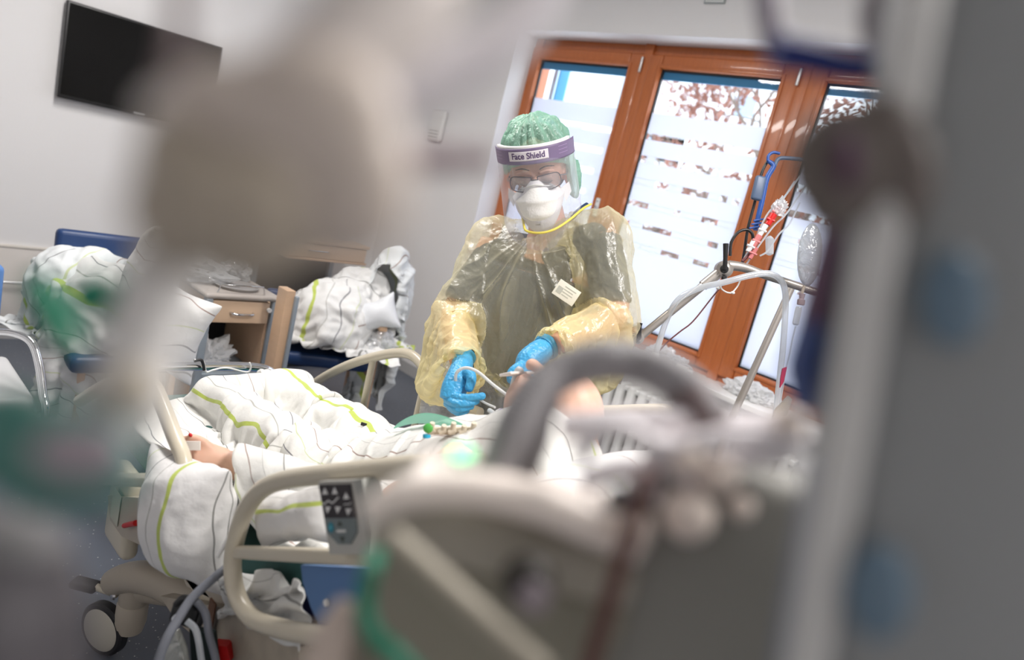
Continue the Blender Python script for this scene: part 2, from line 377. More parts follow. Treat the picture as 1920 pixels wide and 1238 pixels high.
# skirting and low tiled splash panel with a metal rail along the left wall
M_skirt = mat('grey_vinyl_skirting', (.45, .45, .45), .5)
sslab('baseboard_left', (WX0, RY0, 0), (WX0+.012, WY, .08), M_skirt)
sslab('baseboard_back', (WX0+.012, WY-.012, 0), (RX1, WY, .08), M_skirt)
M_tile = mat('beige_wall_tile', (.70, .66, .62), .35)
M_grout = mat('tile_joint', (.42, .40, .38), .8)
mb = MB(); y = -4.8
while y < -1.95: mb.box((WX0, y+.006, .08), (WX0+.012, min(y+.40, -1.93)-.006, .52), .002); y += .404
o = mb.build('trim_2', M_tile); o['kind'] = 'structure'
sslab('trim_5', (WX0, -4.8, .08), (WX0+.006, -1.93, .52), M_grout)
o = MB().box((WX0, -4.8, .52), (WX0+.018, -1.93, .535), .003).build('trim_3', mat('cream_cap_strip', (.72, .68, .62), .4)); o['kind'] = 'structure'
M_steel = mat('brushed_steel', (.62, .62, .63), .28, 1)
M_chrome = mat('chrome', (.75, .76, .78), .12, 1)
t = thing('wall_rail', 'thin metal rail running along the low beige tiled wall panel', 'rail', (WX0+.012, -3.0, .31))
MB().tube([(WX0+.05, -4.2, .335), (WX0+.05, -2.18, .335)], .007).build('rail_tube', M_steel, t)
for yy in (-4.1, -3.2, -2.2): MB().tube([(WX0+.012, yy, .335), (WX0+.05, yy, .335)], .006).build('bracket', M_steel, t)
# ceiling lamps
for lx, ly, d in ((2.4, -2.4, 'over the bedside cabinets'), (5.2, -2.2, 'over the head of the bed')):
    t = thing('ceiling_lamp', 'rectangular white ceiling lamp '+d, 'lamp', (lx, ly, CH-.05), 'ceiling lamps')
    MB().box((lx-.68, ly-.18, CH-.05), (lx+.68, ly+.18, CH), .008).build('housing', M_sill, t)
    MB().box((lx-.65, ly-.15, CH-.056), (lx+.65, ly+.15, CH-.051)).build('diffuser', mat('lamp_diffuser', (.9, .9, .9), .4, emis=(1, .95, .88), estr=3), t)
# ------------------------------------------------------------------ window
M_oak = mat('orange_brown_timber', (.46, .135, .04), .32, coat=.3)
def woodgrain(m, sc=(3, 3, 40), a=.25):
    nt = m.node_tree; N = nt.nodes; L = nt.links; b = N['Principled BSDF']; c = np.array(b.inputs['Base Color'].default_value)
    tc = N.new('ShaderNodeTexCoord'); mp = N.new('ShaderNodeMapping'); mp.inputs['Scale'].default_value = sc; n = N.new('ShaderNodeTexNoise'); n.inputs['Scale'].default_value = 3; n.inputs['Detail'].default_value = 8; n.inputs['Roughness'].default_value = .7
    L.new(tc.outputs['Object'], mp.inputs[0]); L.new(mp.outputs[0], n.inputs['Vector']); mx = N.new('ShaderNodeMix'); mx.data_type = 'RGBA'
    mx.inputs[6].default_value = (*(c[:3]*(1-a)), 1); mx.inputs[7].default_value = (*np.minimum(1, c[:3]*(1+a)), 1); L.new(n.outputs['Fac'], mx.inputs[0]); L.new(mx.outputs[2], b.inputs['Base Color'])
woodgrain(M_oak, (30, 30, 2.5), .3)
M_dark = mat('black_rubber', (.015, .015, .018), .6)
M_glass = mat('clear_window_glass', (1, 1, 1), 0)
def glassify():
    nt = M_glass.node_tree; N = nt.nodes; L = nt.links; tr = N.new('ShaderNodeBsdfTransparent'); tr.inputs[0].default_value = (.93, .96, .98, 1); gl = N.new('ShaderNodeBsdfGlossy'); gl.inputs['Roughness'].default_value = .02
    ms = N.new('ShaderNodeMixShader'); ms.inputs[0].default_value = .03; L.new(tr.outputs[0], ms.inputs[1]); L.new(gl.outputs[0], ms.inputs[2]); L.new(ms.outputs[0], N['Material Output'].inputs[0])
glassify()
M_frost = film('frosted_film', (.80, .84, .90), .03, gloss=.03, rough=.4, edge=.1, translucent=.9, tcol=(.62, .62, .67))
M_blue = mat('blue_paint_and_reflection', (.03, .22, .42), .5)
M_handle = mat('satin_aluminium', (.7, .7, .7), .35, .8)
# fixed outer frame
mb = MB(); fz0, fz1 = OZ0+.0, OZ1
mb.box((OX0, -.06, fz1-.06), (OX1, .05, fz1), .004); mb.box((OX0, -.06, fz0), (OX1, .05, fz0+.085), .004)
for fx in (OX0, 2.37, 3.31, OX1-.06): mb.box((fx, -.079, fz0), (fx+.06, .05, fz1), .004)
o = mb.build('window_frame_tmp', M_oak); o.name = 'trim_4'; o['kind'] = 'structure'
rngF = np.random.RandomState(3)
for n, (a, b) in enumerate(((1.58, 2.29), (2.515, 3.228), (3.455, 4.19))):
    z0, z1 = .878, 2.29
    t = thing('window_%d' % (n+1), ['left casement of the timber window, partly behind the nurse cap', 'middle casement of the timber window with striped frosted film', 'right casement of the timber window behind the infusion lines'][n], 'window', ((a+b)/2, -.02, z0)); t['kind'] = 'structure'
    mb = MB(); s = .09; y0, y1 = -.085, -.03
    mb.box((a-s, y0, z0-.075), (a, y1, z1+.075), .01); mb.box((b, y0, z0-.075), (b+s, y1, z1+.075), .01); mb.box((a, y0, z1), (b, y1, z1+.075), .01); mb.box((a, y0, z0-.075), (b, y1, z0), .01)
    mb.build('sash', M_oak, t)
    mb = MB(); g = .012   # raised inner bead
    mb.box((a-.022, y0-.006, z0-.022), (a-.004, y0+.01, z1+.022), .003); mb.box((b+.004, y0-.006, z0-.022), (b+.022, y0+.01, z1+.022), .003); mb.box((a-.004, y0-.006, z1+.004), (b+.004, y0+.01, z1+.022), .003); mb.box((a-.004, y0-.006, z0-.022), (b+.004, y0+.01, z0-.004), .003)
    mb.build('glazing_bead', M_oak, t)
    mb = MB(); mb.box((a, -.066, z0), (a+.008, -.05, z1)); mb.box((b-.008, -.066, z0), (b, -.05, z1)); mb.box((a, -.066, z1-.008), (b, -.05, z1)); mb.box((a, -.066, z0), (b, -.05, z0+.008)); mb.build('rubber_seal', M_dark, t)
    mb = MB(); mb.box((a, -.05, z1-.05), (b, -.04, z1-.008)); mb.box((a+.008, -.05, z0+.008), (b, -.04, z0+.014)); mb.build('blue_reflection', M_blue, t, label='blue reflection at the pane edge, put in as a strip')  # blue reflection on the pane border, painted as solid strips
    MB().box((a, -.058, z0), (b, -.054, z1)).build('pane', M_glass, t)
    # film: bands of frost with narrow broken clear gaps
    mb = MB(); top = 2.055; zz = top; k = 0; gaps = [1.925, 1.80, 1.675, 1.55, 1.435, 1.325]
    hg = [.034, .036, .034, .030, .028, .026]
    edges = [top]
    cur = top
    for gz, gh in zip(gaps, hg):
        mb.box((a+.009, -.0605, gz+gh/2), (b-.009, -.0595, cur)); 
        xx = a+.009; cover = [.0, .1, .3, .5, .55, .6][k]
        while xx < b-.009:
            wd = rngF.uniform(.02, .10); 
            if rngF.rand() < cover: mb.box((xx, -.0605, gz-gh/2), (min(xx+wd, b-.009), -.0595, gz+gh/2))
            xx += wd
        cur = gz-gh/2; k += 1
    mb.box((a+.009, -.0605, z0+.009), (b-.009, -.0595, cur)); mb.build('frosted_film', M_frost, t, smooth=False)
    hy = -.085
    if n < 2:
        mb = MB().box((b+s-.006, hy-.012, z1-.03), (b+s+.008, hy, z1+.055), .004); mb.build('hinge', M_handle, t)
        if n == 0:
            f = MB().box((b+.028, hy-.01, 1.42), (b+.058, hy, 1.53), .012).build('handle_plate', mat('white_lock_plate', (.75, .76, .76), .3), t)
            MB().lathe([(.011, 0), (.011, .006), (.004, .007)], (b+.043, hy-.009, 1.475), (0, -1, 0)).build('lock_spindle', M_chrome, f)
            MB().lathe([(.004, 0), (.004, .002)], (b+.043, hy-.0095, 1.51), (0, -1, 0)).build('screw', M_dark, f); MB().lathe([(.004, 0), (.004, .002)], (b+.043, hy-.0095, 1.44), (0, -1, 0)).build('screw', M_dark, f)
# ------------------------------------------------------------------ outside: pale house, blue shutter, autumn tree
M_house = mat('pale_render', (.55, .58, .62), .9)
t = thing('house', 'pale rendered house across the yard seen through the left window', 'building', (0, 9, -3))
MB().box((-9, 9, -3), (2.6, 10, 9)).build('facade', M_house, t)
M_hw = mat('house_glass', (.25, .33, .42), .1)
for wx, wz in ((-1.75, 2.6), (-3.6, 2.6), (-1.2, 4.9), (.3, 3.6), (-3.6, 4.9)):
    f = MB().box((wx-2.6, 8.95, wz), (wx+.55, 9.02, wz+.5), .01).build('house_window', mat('white_house_frame', (.8, .8, .8), .5), t); MB().box((wx-2.54, 8.93, wz+.06), (wx-2.11, 8.96, wz+.44)).build('pane', M_hw, f)
MB().tube([(-5.0, 8.9, -3), (-5.0, 8.9, 8.5)], .06).build('downpipe', mat('zinc', (.5, .55, .6), .4, .5), t)
t = thing('shutter', 'blue painted window shutter folded open outside the left window', 'shutter', (1.60, .2, .9))
MB().box((1.54, .11, .9), (1.575, .25, 2.36), .004).build('shutter_frame', mat('light_blue_paint', (.42, .60, .78), .5), t)
for zz in (1.0, 1.5, 2.0): MB().box((1.575, .13, zz), (1.580, .22, zz+.34), .003).build('shutter_panel', M_blue, t)
t = thing('tree', 'tree with red-brown autumn leaves and bare branches outside the window', 'tree', (.4, 5.2, -3))
M_bark = mat('bark', (.16, .12, .10), .9)
rt = np.random.RandomState(5); br = MB(); tips = []
def branch(p, d, L, r, depth):
    pts = [p]; q = p.copy(); dd = d.copy()
    for k in range(4):
        dd = dd+rt.normal(0, .18, 3); dd /= np.linalg.norm(dd); q = q+dd*L/4; pts.append(q.copy())
    br.tube(pts, [r, r*.9, r*.8, r*.7, r*.6], seg=6, n=2)
    if depth == 0: tips.append(pts); return
    for k in range(4):
        st = pts[rt.randint(2, 5)]; nd = dd+rt.normal(0, .65, 3); nd /= np.linalg.norm(nd); branch(st, nd, L*.68, r*.55, depth-1)
br.tube([(.4, 5.2, -3), (.45, 5.2, -1), (.5, 5.2, .4)], .16, n=3)
for d_ in ((.8, -.1, .6), (-.5, .1, .9), (.3, -.3, 1), (1, .2, .2), (.9, -.2, .9), (1, 0, -.05)): branch(np.array([.5, 5.2, .35]), np.array(d_)/np.linalg.norm(d_), 1.7, .07, 3)
br.build('trunk', M_bark, t)
V = []; F = []
for pts in tips:
    for _ in range(9):
        c = pts[rt.randint(1, 5)]+rt.normal(0, .12, 3); a = rt.normal(0, 1, 3); a /= np.linalg.norm(a); b = np.cross(a, rt.normal(0, 1, 3)); b /= np.linalg.norm(b); s_ = rt.uniform(.035, .07); n0 = len(V)
        V += [c-a*s_, c+b*s_*.5, c+a*s_, c-b*s_*.5]; F.append((n0, n0+1, n0+2, n0+3))
rb = np.random.RandomState(9)
for _ in range(15000):
    c = np.array([rb.uniform(-1.9, 2.4), rb.uniform(4.8, 5.7), rb.uniform(.6, 4.0)]); 
    if noise.noise(Vector(c*1.9)) < .0 or (c[0] < -1.1 and c[2] > 1.9): continue
    a = rb.normal(0, 1, 3); a /= np.linalg.norm(a); b = np.cross(a, rb.normal(0, 1, 3)); b /= np.linalg.norm(b); s_ = rb.uniform(.03, .07); n0 = len(V)
    V += [c-a*s_, c+b*s_*.5, c+a*s_, c-b*s_*.5]; F.append((n0, n0+1, n0+2, n0+3))
lf = obj('foliage', V, F, mat('autumn_leaf', (.26, .12, .09), .7, translucent=.25), t, smooth=False); lf['kind'] = 'stuff'
# ------------------------------------------------------------------ things on the walls
t = thing('television', 'black flat screen television mounted high on the left wall', 'television', (WX0, -2.0, 1.6))
a0 = on(131, 0, 0, WX0+.06); a1 = on(107, 182, 0, WX0+.06); a2 = on(395, 243, 0, WX0+.06); ty0, ty1, tz0, tz1 = a1[1], a2[1], a1[2], a0[2]
MB().box((WX0+.02, ty0, tz0), (WX0+.06, ty1, tz1), .006).build('cabinet_shell', mat('black_plastic', (.012, .012, .013), .35), t)
MB().box((WX0+.06, ty0+.012, tz0+.02), (WX0+.062, ty1-.012, tz1-.012)).build('screen', mat('dark_screen', (.003, .003, .003), .18, spec=.25), t)
MB().box((WX0+.061, (ty0+ty1)/2-.03, tz0+.007), (WX0+.063, (ty0+ty1)/2+.03, tz0+.013)).build('badge', mat('pale_badge', (.5, .5, .5), .4), t)
MB().box((WX0, ty0+.3, tz0+.12), (WX0+.022, ty1-.3, tz1-.12), .004).build('wall_bracket', M_dark, t)
c = on(822, 245, 1, WY)
t = thing('wall_speaker', 'rounded white wall speaker with slots left of the window', 'speaker', c)
MB().obox(c+[0, -.02, .03], (.075, .02, .11), np.eye(3), .019).build('cover', mat('off_white_plastic', (.74, .73, .71), .4), t)
for k in range(3): MB().box((c[0]-.05, WY-.0425, c[2]-.055+k*.022), (c[0]+.05, WY-.0405, c[2]-.05+k*.022)).build('slot', mat('slot_grey', (.4, .4, .38), .6), t)
c = on(1343, -4, 1, WY)
t = thing('wall_sign', 'small grey framed notice on the wall above the window', 'sign', c)
MB().box((c[0]-.06, WY-.008, c[2]-.03), (c[0]+.06, WY, c[2]+.09), .003).build('plate', mat('grey_sign_frame', (.35, .38, .38), .5), t)
MB().box((c[0]-.052, WY-.010, c[2]-.023), (c[0]+.052, WY-.0079, c[2]+.083)).build('paper', mat('sign_paper', (.72, .74, .73), .7), t)
for k, wd in enumerate((.04, .032, .04, .025)): MB().box((c[0]-wd, WY-.0108, c[2]-.012+k*.018), (c[0]+wd, WY-.0099, c[2]-.006+k*.018)).build('printed_line', M_dark, t)
# radiator
M_rad = mat('white_radiator_enamel', (.78, .78, .76), .35)
t = thing('radiator', 'white ribbed radiator below the window board', 'radiator', (3.0, WY-.08, .12))
mb = MB()
for k in range(26): MB().box((2.15+k*.07, WY-.13, .14), (2.15+k*.07+.045, WY-.03, .64), .016).build('rib', M_rad, t)
MB().box((2.13, WY-.11, .60), (3.97, WY-.05, .63), .008).build('top_header', M_rad, t); MB().box((2.13, WY-.11, .16), (3.97, WY-.05, .19), .008).build('bottom_header', M_rad, t)
for xx in (2.3, 3.8): MB().box((xx, WY-.07, 0), (xx+.03, WY-.04, .2)).build('foot', M_rad, t)
# ================================================================== BEDSIDE FURNITURE
M_birch = mat('birch_veneer', (.66, .47, .32), .45); woodgrain(M_birch, (3, 3, 14), .08)
M_birch2 = mat('beech_wood', (.60, .40, .26), .4); woodgrain(M_birch2, (3, 3, 14), .1)
M_grey = mat('grey_blue_metal', (.30, .35, .40), .4, .3)
M_top = mat('grey_beige_laminate', (.42, .38, .35), .35)
M_navy = mat('navy_vinyl', (.012, .04, .13), .4, bump=.05, bscale=200)
M_bag = film('clear_bag', (.86, .88, .9), .35, gloss=.15, rough=.15, edge=.5, bump=.6, bscale=30)
M_paperw = mat('white_wrapper', (.8, .81, .82), .5, bump=.5, bscale=25, translucent=.2)
def crumple(name, c, r, m, label, cat, group=None, amp=.35, seed=0, flat=.6):
    """a scrunched sheet of plastic or paper: folded shell with sharp creases"""
    bm = bmesh.new(); bmesh.ops.create_icosphere(bm, subdivisions=4, radius=1)
    V = np.array([v.co[:] for v in bm.verts]); F = [[v.index for v in f.verts] for f in bm.faces]; bm.free()
    out = []
    for v in V:
        s_ = 0; p = Vector(v)*1.7+Vector((seed*3.1, seed*1.7, seed))
        s_ = abs(noise.noise(p))*1.2+abs(noise.noise(p*2.3))*.7+abs(noise.noise(p*5))*.35
        q = v*(1-amp+amp*1.6*s_); q[2] = max(q[2], -.5) if flat else q[2]; out.append(q)
    V = np.array(out)*np.array(r); V[:, 2] -= V[:, 2].min(); o = obj(name, V+np.array(c), F, m, angle=25)
    if label: tag(o, label, cat, group)
    return o
# --- bedside cabinet, front faces +x
ZT = .78
fl = on(383, 548, 2, ZT); fr = on(534, 561, 2, ZT); fx = (fl[0]+fr[0])/2; cy0, cy1 = fl[1], fr[1]; dp = .42
t = thing('bedside_cabinet', 'birch and grey metal bedside cabinet on castors with open shelf', 'cabinet', (fx-dp/2, (cy0+cy1)/2, 0))
MB().box((fx-dp, cy0, ZT-.022), (fx, cy1, ZT), .01).build('top', M_top, t)
MB().tube([(fx-.03, cy0+.06, ZT), (fx-.03, cy0+.07, ZT+.035), (fx-.03, cy1-.08, ZT+.035), (fx-.03, cy1-.07, ZT)], .004, smooth=False).build('top_rail', M_chrome, t)
for yy in (cy0+.008, cy1-.038):
    for xx in (fx-.035, fx-dp+.01): MB().box((xx, yy, .06), (xx+.03, yy+.03, ZT-.022), .005).build('post', M_grey, t)
dr = MB().box((fx-dp+.04, cy0+.04, ZT-.125), (fx-.012, cy1-.045, ZT-.03), .003).build('drawer', M_birch, t)
ym = (cy0+cy1)/2
MB().tube([(fx-.012, ym-.05, ZT-.078), (fx+.012, ym-.035, ZT-.08), (fx+.012, ym+.035, ZT-.08), (fx-.012, ym+.05, ZT-.078)], .005).build('drawer_handle', M_chrome, dr)
MB().box((fx-dp+.04, cy0+.038, .40), (fx-.01, cy1-.04, .43), .003).build('shelf', M_grey, t)
MB().box((fx-dp+.03, cy0+.038, .43), (fx-dp+.04, cy1-.04, ZT-.125)).build('back_panel', M_dark, t)
MB().box((fx-dp+.04, cy1-.052, .43), (fx-.02, cy1-.04, ZT-.125)).build('inner_side_panel', M_birch2, t)
dd = MB().box((fx-dp+.04, cy0+.04, .10), (fx-.012, cy1-.045, .39), .003).build('lower_door', M_birch, t)
MB().tube([(fx-.012, ym-.05, .35), (fx+.012, ym-.035, .35), (fx+.012, ym+.035, .35), (fx-.012, ym+.05, .35)], .005).build('door_handle', M_chrome, dd)
for yy in (cy0+.045, cy1-.05): MB().lathe([(.01, 0), (.01, .012)], (fx-.01, yy, ZT-.06), (1, 0, 0)).build('drawer_stop', M_sill, t)
for yy in (cy0+.022, cy1-.022):
    for xx in (fx-.02, fx-dp+.025):
        wv = MB().lathe([(.028, -.01), (.03, -.006), (.03, .006), (.028, .01)], (xx, yy, .03), (0, 1, 0)).build('castor', M_dark, t)
crumple('plastic_wrapper', (fx-.28, ym-.07, ZT), (.15, .12, .05), M_bag, 'crumpled clear plastic wrapping on top of the bedside cabinet', 'wrapper', seed=1)
crumple('plastic_wrapper', (fx-.30, ym+.08, ZT), (.09, .06, .06), M_bag, 'small clear plastic pack standing on the right of the bedside cabinet top', 'wrapper', seed=2)
tag(MB().lathe([(.085, 0), (.095, .012), (.09, .014), (.08, .004)], (fx-.14, ym+.02, ZT)).build('tray', mat('grey_pulp', (.3, .29, .29), .7)), 'grey shallow dish on the bedside cabinet behind the top rail', 'dish')
crumple('tissue_pack', (fx-.16, ym-.03, .43), (.08, .09, .07), M_paperw, 'white crumpled tissue pack on the open cabinet shelf', 'tissues', seed=3)
crumple('tissue_pack', (fx-.12, ym-.11, .43), (.06, .05, .10), M_paperw, 'white wrapped pads heaped at the left of the cabinet shelf', 'tissues', seed=4)
# --- tall wooden board behind the cabinet
c0 = on(537, 545, 2, .86); 
t = thing('end_board', 'tall plain wooden end panel with grey edge between cabinet and armchair', 'board', (c0[0]-.2, c0[1]+.1, 0))
MB().box((c0[0]-.08, c0[1]+.005, .04), (c0[0], c0[1]+.045, .86), .004).build('end_panel', M_birch2, t)
MB().box((c0[0]-.002, c0[1]+.04, .04), (c0[0]+.018, c0[1]+.056, .84), .004).build('edge_strip', M_grey, t, label='grey metal edge')
MB().box((c0[0]-.08, c0[1]+.005, .0), (c0[0]-.065, c0[1]+.045, .04), .004).build('foot', M_dark, t); MB().box((c0[0]-.015, c0[1]+.005, .0), (c0[0], c0[1]+.045, .04), .004).build('foot', M_dark, t)
# --- second cabinet with a drawer box by the corner
q0 = on(575, 450, 0, 1.0); q1 = on(690, 462, 0, 1.0); q2 = on(690, 497, 0, 1.0)
cx1 = 1.0; ya, yb = q0[1]-.12, q1[1]; za, zb = q2[2], q1[2]
t = thing('drawer_cabinet', 'birch bedside cabinet with one drawer in the far corner', 'cabinet', (cx1-.2, (ya+yb)/2, 0))
MB().box((cx1-.42, ya, zb-.02), (cx1+.01, yb+.01, zb), .004).build('top', M_birch, t)
d2 = MB().box((cx1-.4, ya+.01, za+.012), (cx1, yb-.004, zb-.024), .004).build('drawer', M_birch, t)
MB().tube([(cx1, q0[1]+.02, (za+zb)/2), (cx1+.02, q0[1]+.03, (za+zb)/2), (cx1+.02, q0[1]+.15, (za+zb)/2), (cx1, q0[1]+.16, (za+zb)/2)], .005).build('drawer_handle', M_chrome, d2)
MB().box((cx1-.42, ya, za-.005), (cx1+.004, yb+.01, za+.01), .003).build('drawer_tray', M_birch2, t)
for yy in (ya, yb-.02): MB().box((cx1-.42, yy, .02), (cx1-.38, yy+.03, za)).build('post', M_grey, t)
MB().box((cx1-.41, ya+.03, .30), (cx1-.395, yb-.03, za)).build('back_panel', M_dark, t)
MB().box((cx1-.42, ya, .02), (cx1, yb+.01, .30), .004).build('lower_cupboard', M_birch, t)
crumple('plastic_wrapper', (cx1-.2, yb-.09, zb), (.08, .06, .035), M_bag, 'crumpled clear wrapper on top of the far corner cabinet', 'wrapper', seed=6)
# --- armchair in the corner (blue seat, wooden arms)
s0 = on(540, 655, 2, .44); s1 = on(665, 690, 2, .44)
def armchair(name, label, c, f, seat_w, m_frame, back_h=.9, arms=True):
    """c: centre of the seat front edge, f: facing direction"""
    f = np.array(f, float); f /= np.linalg.norm(f); r = np.array([-f[1], f[0], 0.]); u = np.array([0, 0, 1.]); A = [f, r, u]
    t = thing(name, label, 'chair', (c[0]-f[0]*.25, c[1]-f[1]*.25, 0)); c = np.array([c[0], c[1], 0.])
    MB().obox(c-f*.25+u*.42, (.25, seat_w/2, .035), A, .025).build('seat', M_navy, t)
    MB().obox(c-f*.50+u*(back_h-.21), (.03, seat_w/2, .20), A, .022).build('backrest', M_navy, t)
    for sgn in (-1, 1):
        e = c+r*sgn*(seat_w/2+(.03 if arms else -.05))
        if not arms: MB().obox(e-f*.05+u*.20, (.02, .014, .20), A, .006).build('leg', m_frame, t)
        if arms:
            MB().obox(e-f*.05+u*.31, (.024, .014, .31), A, .006).build('leg', m_frame, t)
            MB().obox(e-f*.25+u*.63, (.25, .022, .014), A, .008).build('armrest', m_frame, t)
        MB().obox(e-f*.50+u*(back_h-.02)/2, (.018, .014, (back_h-.02)/2), A, .006).build('leg', m_frame, t)
        MB().obox(e-f*.27+u*.36, (.22, .01, .025), A, .004).build('side_rail', m_frame, t)
    return t
armchair('armchair', 'navy armchair with beech arms under bedding in the window corner', ((s0[0]+s1[0])/2, (s0[1]+s1[1])/2), (.93, -.36, 0), .50, M_birch2, .66)
b0 = on(137, 432, 2, .86); b1 = on(235, 436, 2, .86); bc = (b0+b1)/2; print('chair2', b0, b1)
armchair('armchair', 'navy upholstered armchair buried under striped bedding below the television', (bc[0]+.54, bc[1]+.02), (1, -.05, 0), .44, M_birch2, .87, False)
# --- other chair at the left edge with chrome arms
e0 = on(0, 622, 2, .66); e1 = on(60, 640, 2, .66); print('chrome', e0, e1)
t = thing('chrome_chair', 'chair with bent chrome tube arm at the left edge of the room', 'chair', (e0[0]-.1, e0[1]-.2, 0))
pa = [on(-30, 624, 2, .66), on(20, 624, 2, .66)]; dep = 2.35
pts = [P(x, y, dep) for x, y in ((-60, 622), (-10, 622), (30, 626), (60, 642), (74, 680), (82, 740), (86, 790))]
pts2 = [np.array(p)+[-.03, .0, -.012] for p in pts]
last = pts[-1].copy(); pts.append(last*[1, 1, 0]+[0, 0, .0]); l2 = pts2[-1].copy(); pts2.append(l2*[1, 1, 0])
MB().tube(pts, .011, n=4).build('armrest', M_chrome, t); MB().tube(pts2, .008, n=4).build('leg', M_chrome, t)
sp = P(20, 720, 2.45); MB().obox(sp+[-.05, -.3, -.02], (.22, .34, .03), np.eye(3), .02).build('seat', mat('white_vinyl', (.62, .62, .62), .45), t)
bp = P(-62, 572, 2.6); MB().obox(bp, (.03, .10, .16), np.eye(3), .02).build('backrest', mat('mid_blue_plastic', (.10, .22, .5), .4), t)
MB().tube([bp+[0, 0, -.1], (bp[0], bp[1], .42), (bp[0], bp[1], 0)], .011, n=2).build('leg', M_chrome, t)
# ================================================================== BEDDING ON THE CHAIRS
L1 = linen('striped_linen', freq=1.6, axis=0); L2 = linen('striped_linen_cross', freq=1.9, axis=1, seed=.3); L3 = linen('striped_linen_cool', (.76, .79, .80), 1.7, 0, .55)
M_bagw = mat('white_laundry_film', (.80, .82, .85), .45, bump=.3, bscale=18, translucent=.15)
def heap(name, pc, dep, size, m, label, coll, cat='bedding', squeeze=.6, steps=70, n=56, seed=0, group=None, g=.0009, rot=0, tilt=0, rmp=.030):
    np.random.seed(seed); c = P(*pc, dep)
    ca, sa = math.cos(rot), math.sin(rot)
    def fn(u, v):
        x = (u-.5)*size[0]*squeeze; y = (v-.5)*size[1]*squeeze
        w_ = .05*math.sin(9*u+seed)*math.cos(7*v+seed*2)
        return c+RH*(x*ca-y*sa)+FH*(x*sa+y*ca)*(.6)+UZ*(.12+w_+tilt*y)
    o = sheet(name, n, int(n*size[1]/size[0]), fn, size, m, coll=coll, steps=steps, jit=.006, g=g, bend=.06, sm=1, thick=.006, rump=rmp, rs=7, rseed=seed)
    tag(o, label, cat, group); return o
def lump(pc, dep, r): return ('ell', P(*pc, dep), r)
# heap on the chair under the television
dA = 3.0
Z0 = [('z', .02)]
heap('bed_linen', (175, 480), dA, (.95, .8), L3, 'crumpled white sheet on top of the armchair below the television', Z0+[lump((160, 525), dA+.05, (.17, .19, .13)), ('z', .45)], seed=3, group=None)
heap('duvet', (228, 580), dA-.12, (1.15, 1.0), L2, 'grey striped duvet hanging off the front of the armchair below the television', Z0+[lump((235, 560), dA+.02, (.22, .26, .16)), lump((200, 640), dA+.02, (.2, .22, .16))], seed=5, g=.0012)
np.random.seed(4)
pillow('pillow', P(290, 500, 2.85), [RH*.3+UZ*.954, FH*1.0, np.cross(RH*.3+UZ*.954, FH)], (.42, .3), L1, n=22, press=.0016, uvs=1)
tag(bpy.data.objects['pillow'], 'tall stuffed pillow leaning beside the bedding heap, half hidden by the near haze', 'pillow')
np.random.seed(14)
ax = UZ*.97+RH*.24; nn = -FH
o = pillow('duvet_roll', P(326, 622, 2.45), [ax, np.cross(nn, ax), nn], (.33, .26), L1, n=26, press=.0020, uvs=.9); tag(o, 'smooth white striped pillow hanging in front of the bedside cabinet', 'pillow')
o.name = 'pillow'
# heap on the corner armchair
dB = 3.68
heap('duvet', (625, 552), dB, (1.25, 1.1), L1, 'striped duvet heaped on the seat of the corner armchair', Z0+[lump((620, 600), dB, (.21, .2, .20)), ('z', .50)], seed=8, steps=80, g=.001)
heap('bed_linen', (735, 470), dB+.15, (.75, .75), L3, 'striped sheet draped over the right arm of the corner armchair', Z0+[lump((725, 545), dB+.12, (.11, .13, .24))], seed=9, g=.0012)
heap('duvet', (680, 500), dB+.1, (.8, .7), L2, 'rumpled striped duvet piled against the back of the corner armchair', Z0+[lump((675, 545), dB+.1, (.13, .14, .13)), ('z', .55)], seed=12)
np.random.seed(2)
ax = RH*.9+UZ*.42; ax /= np.linalg.norm(ax); nn = -FH*.9+UZ*.2; nn -= ax*(nn@ax); nn /= np.linalg.norm(nn)
o = pillow('pillow', P(700, 592, dB-.05), [ax, np.cross(nn, ax), nn], (.27, .20), M_bagw, n=24, press=.0018); tag(o, 'small plain white pillow wedged on the right of the corner armchair', 'pillow')
crumple('plastic_bag', P(712, 640, dB)*[1, 1, 0]+[0, 0, .50], (.07, .07, .08), M_bag, 'clear plastic bag sagging between seat and arm of the corner armchair', 'bag', seed=9)
# ================================================================== THE BED
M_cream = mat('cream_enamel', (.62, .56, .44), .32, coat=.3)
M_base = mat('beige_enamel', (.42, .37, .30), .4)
M_panel = mat('blue_laminate', (.10, .20, .40), .4)
YN, YF = -2.86, -2.03
def onY(px, py, y): return on(px, py, 1, y)
bed = thing('hospital_bed', 'cream tubular hospital bed with raised head section and striped duvet', 'bed', (3.8, -2.45, 0))
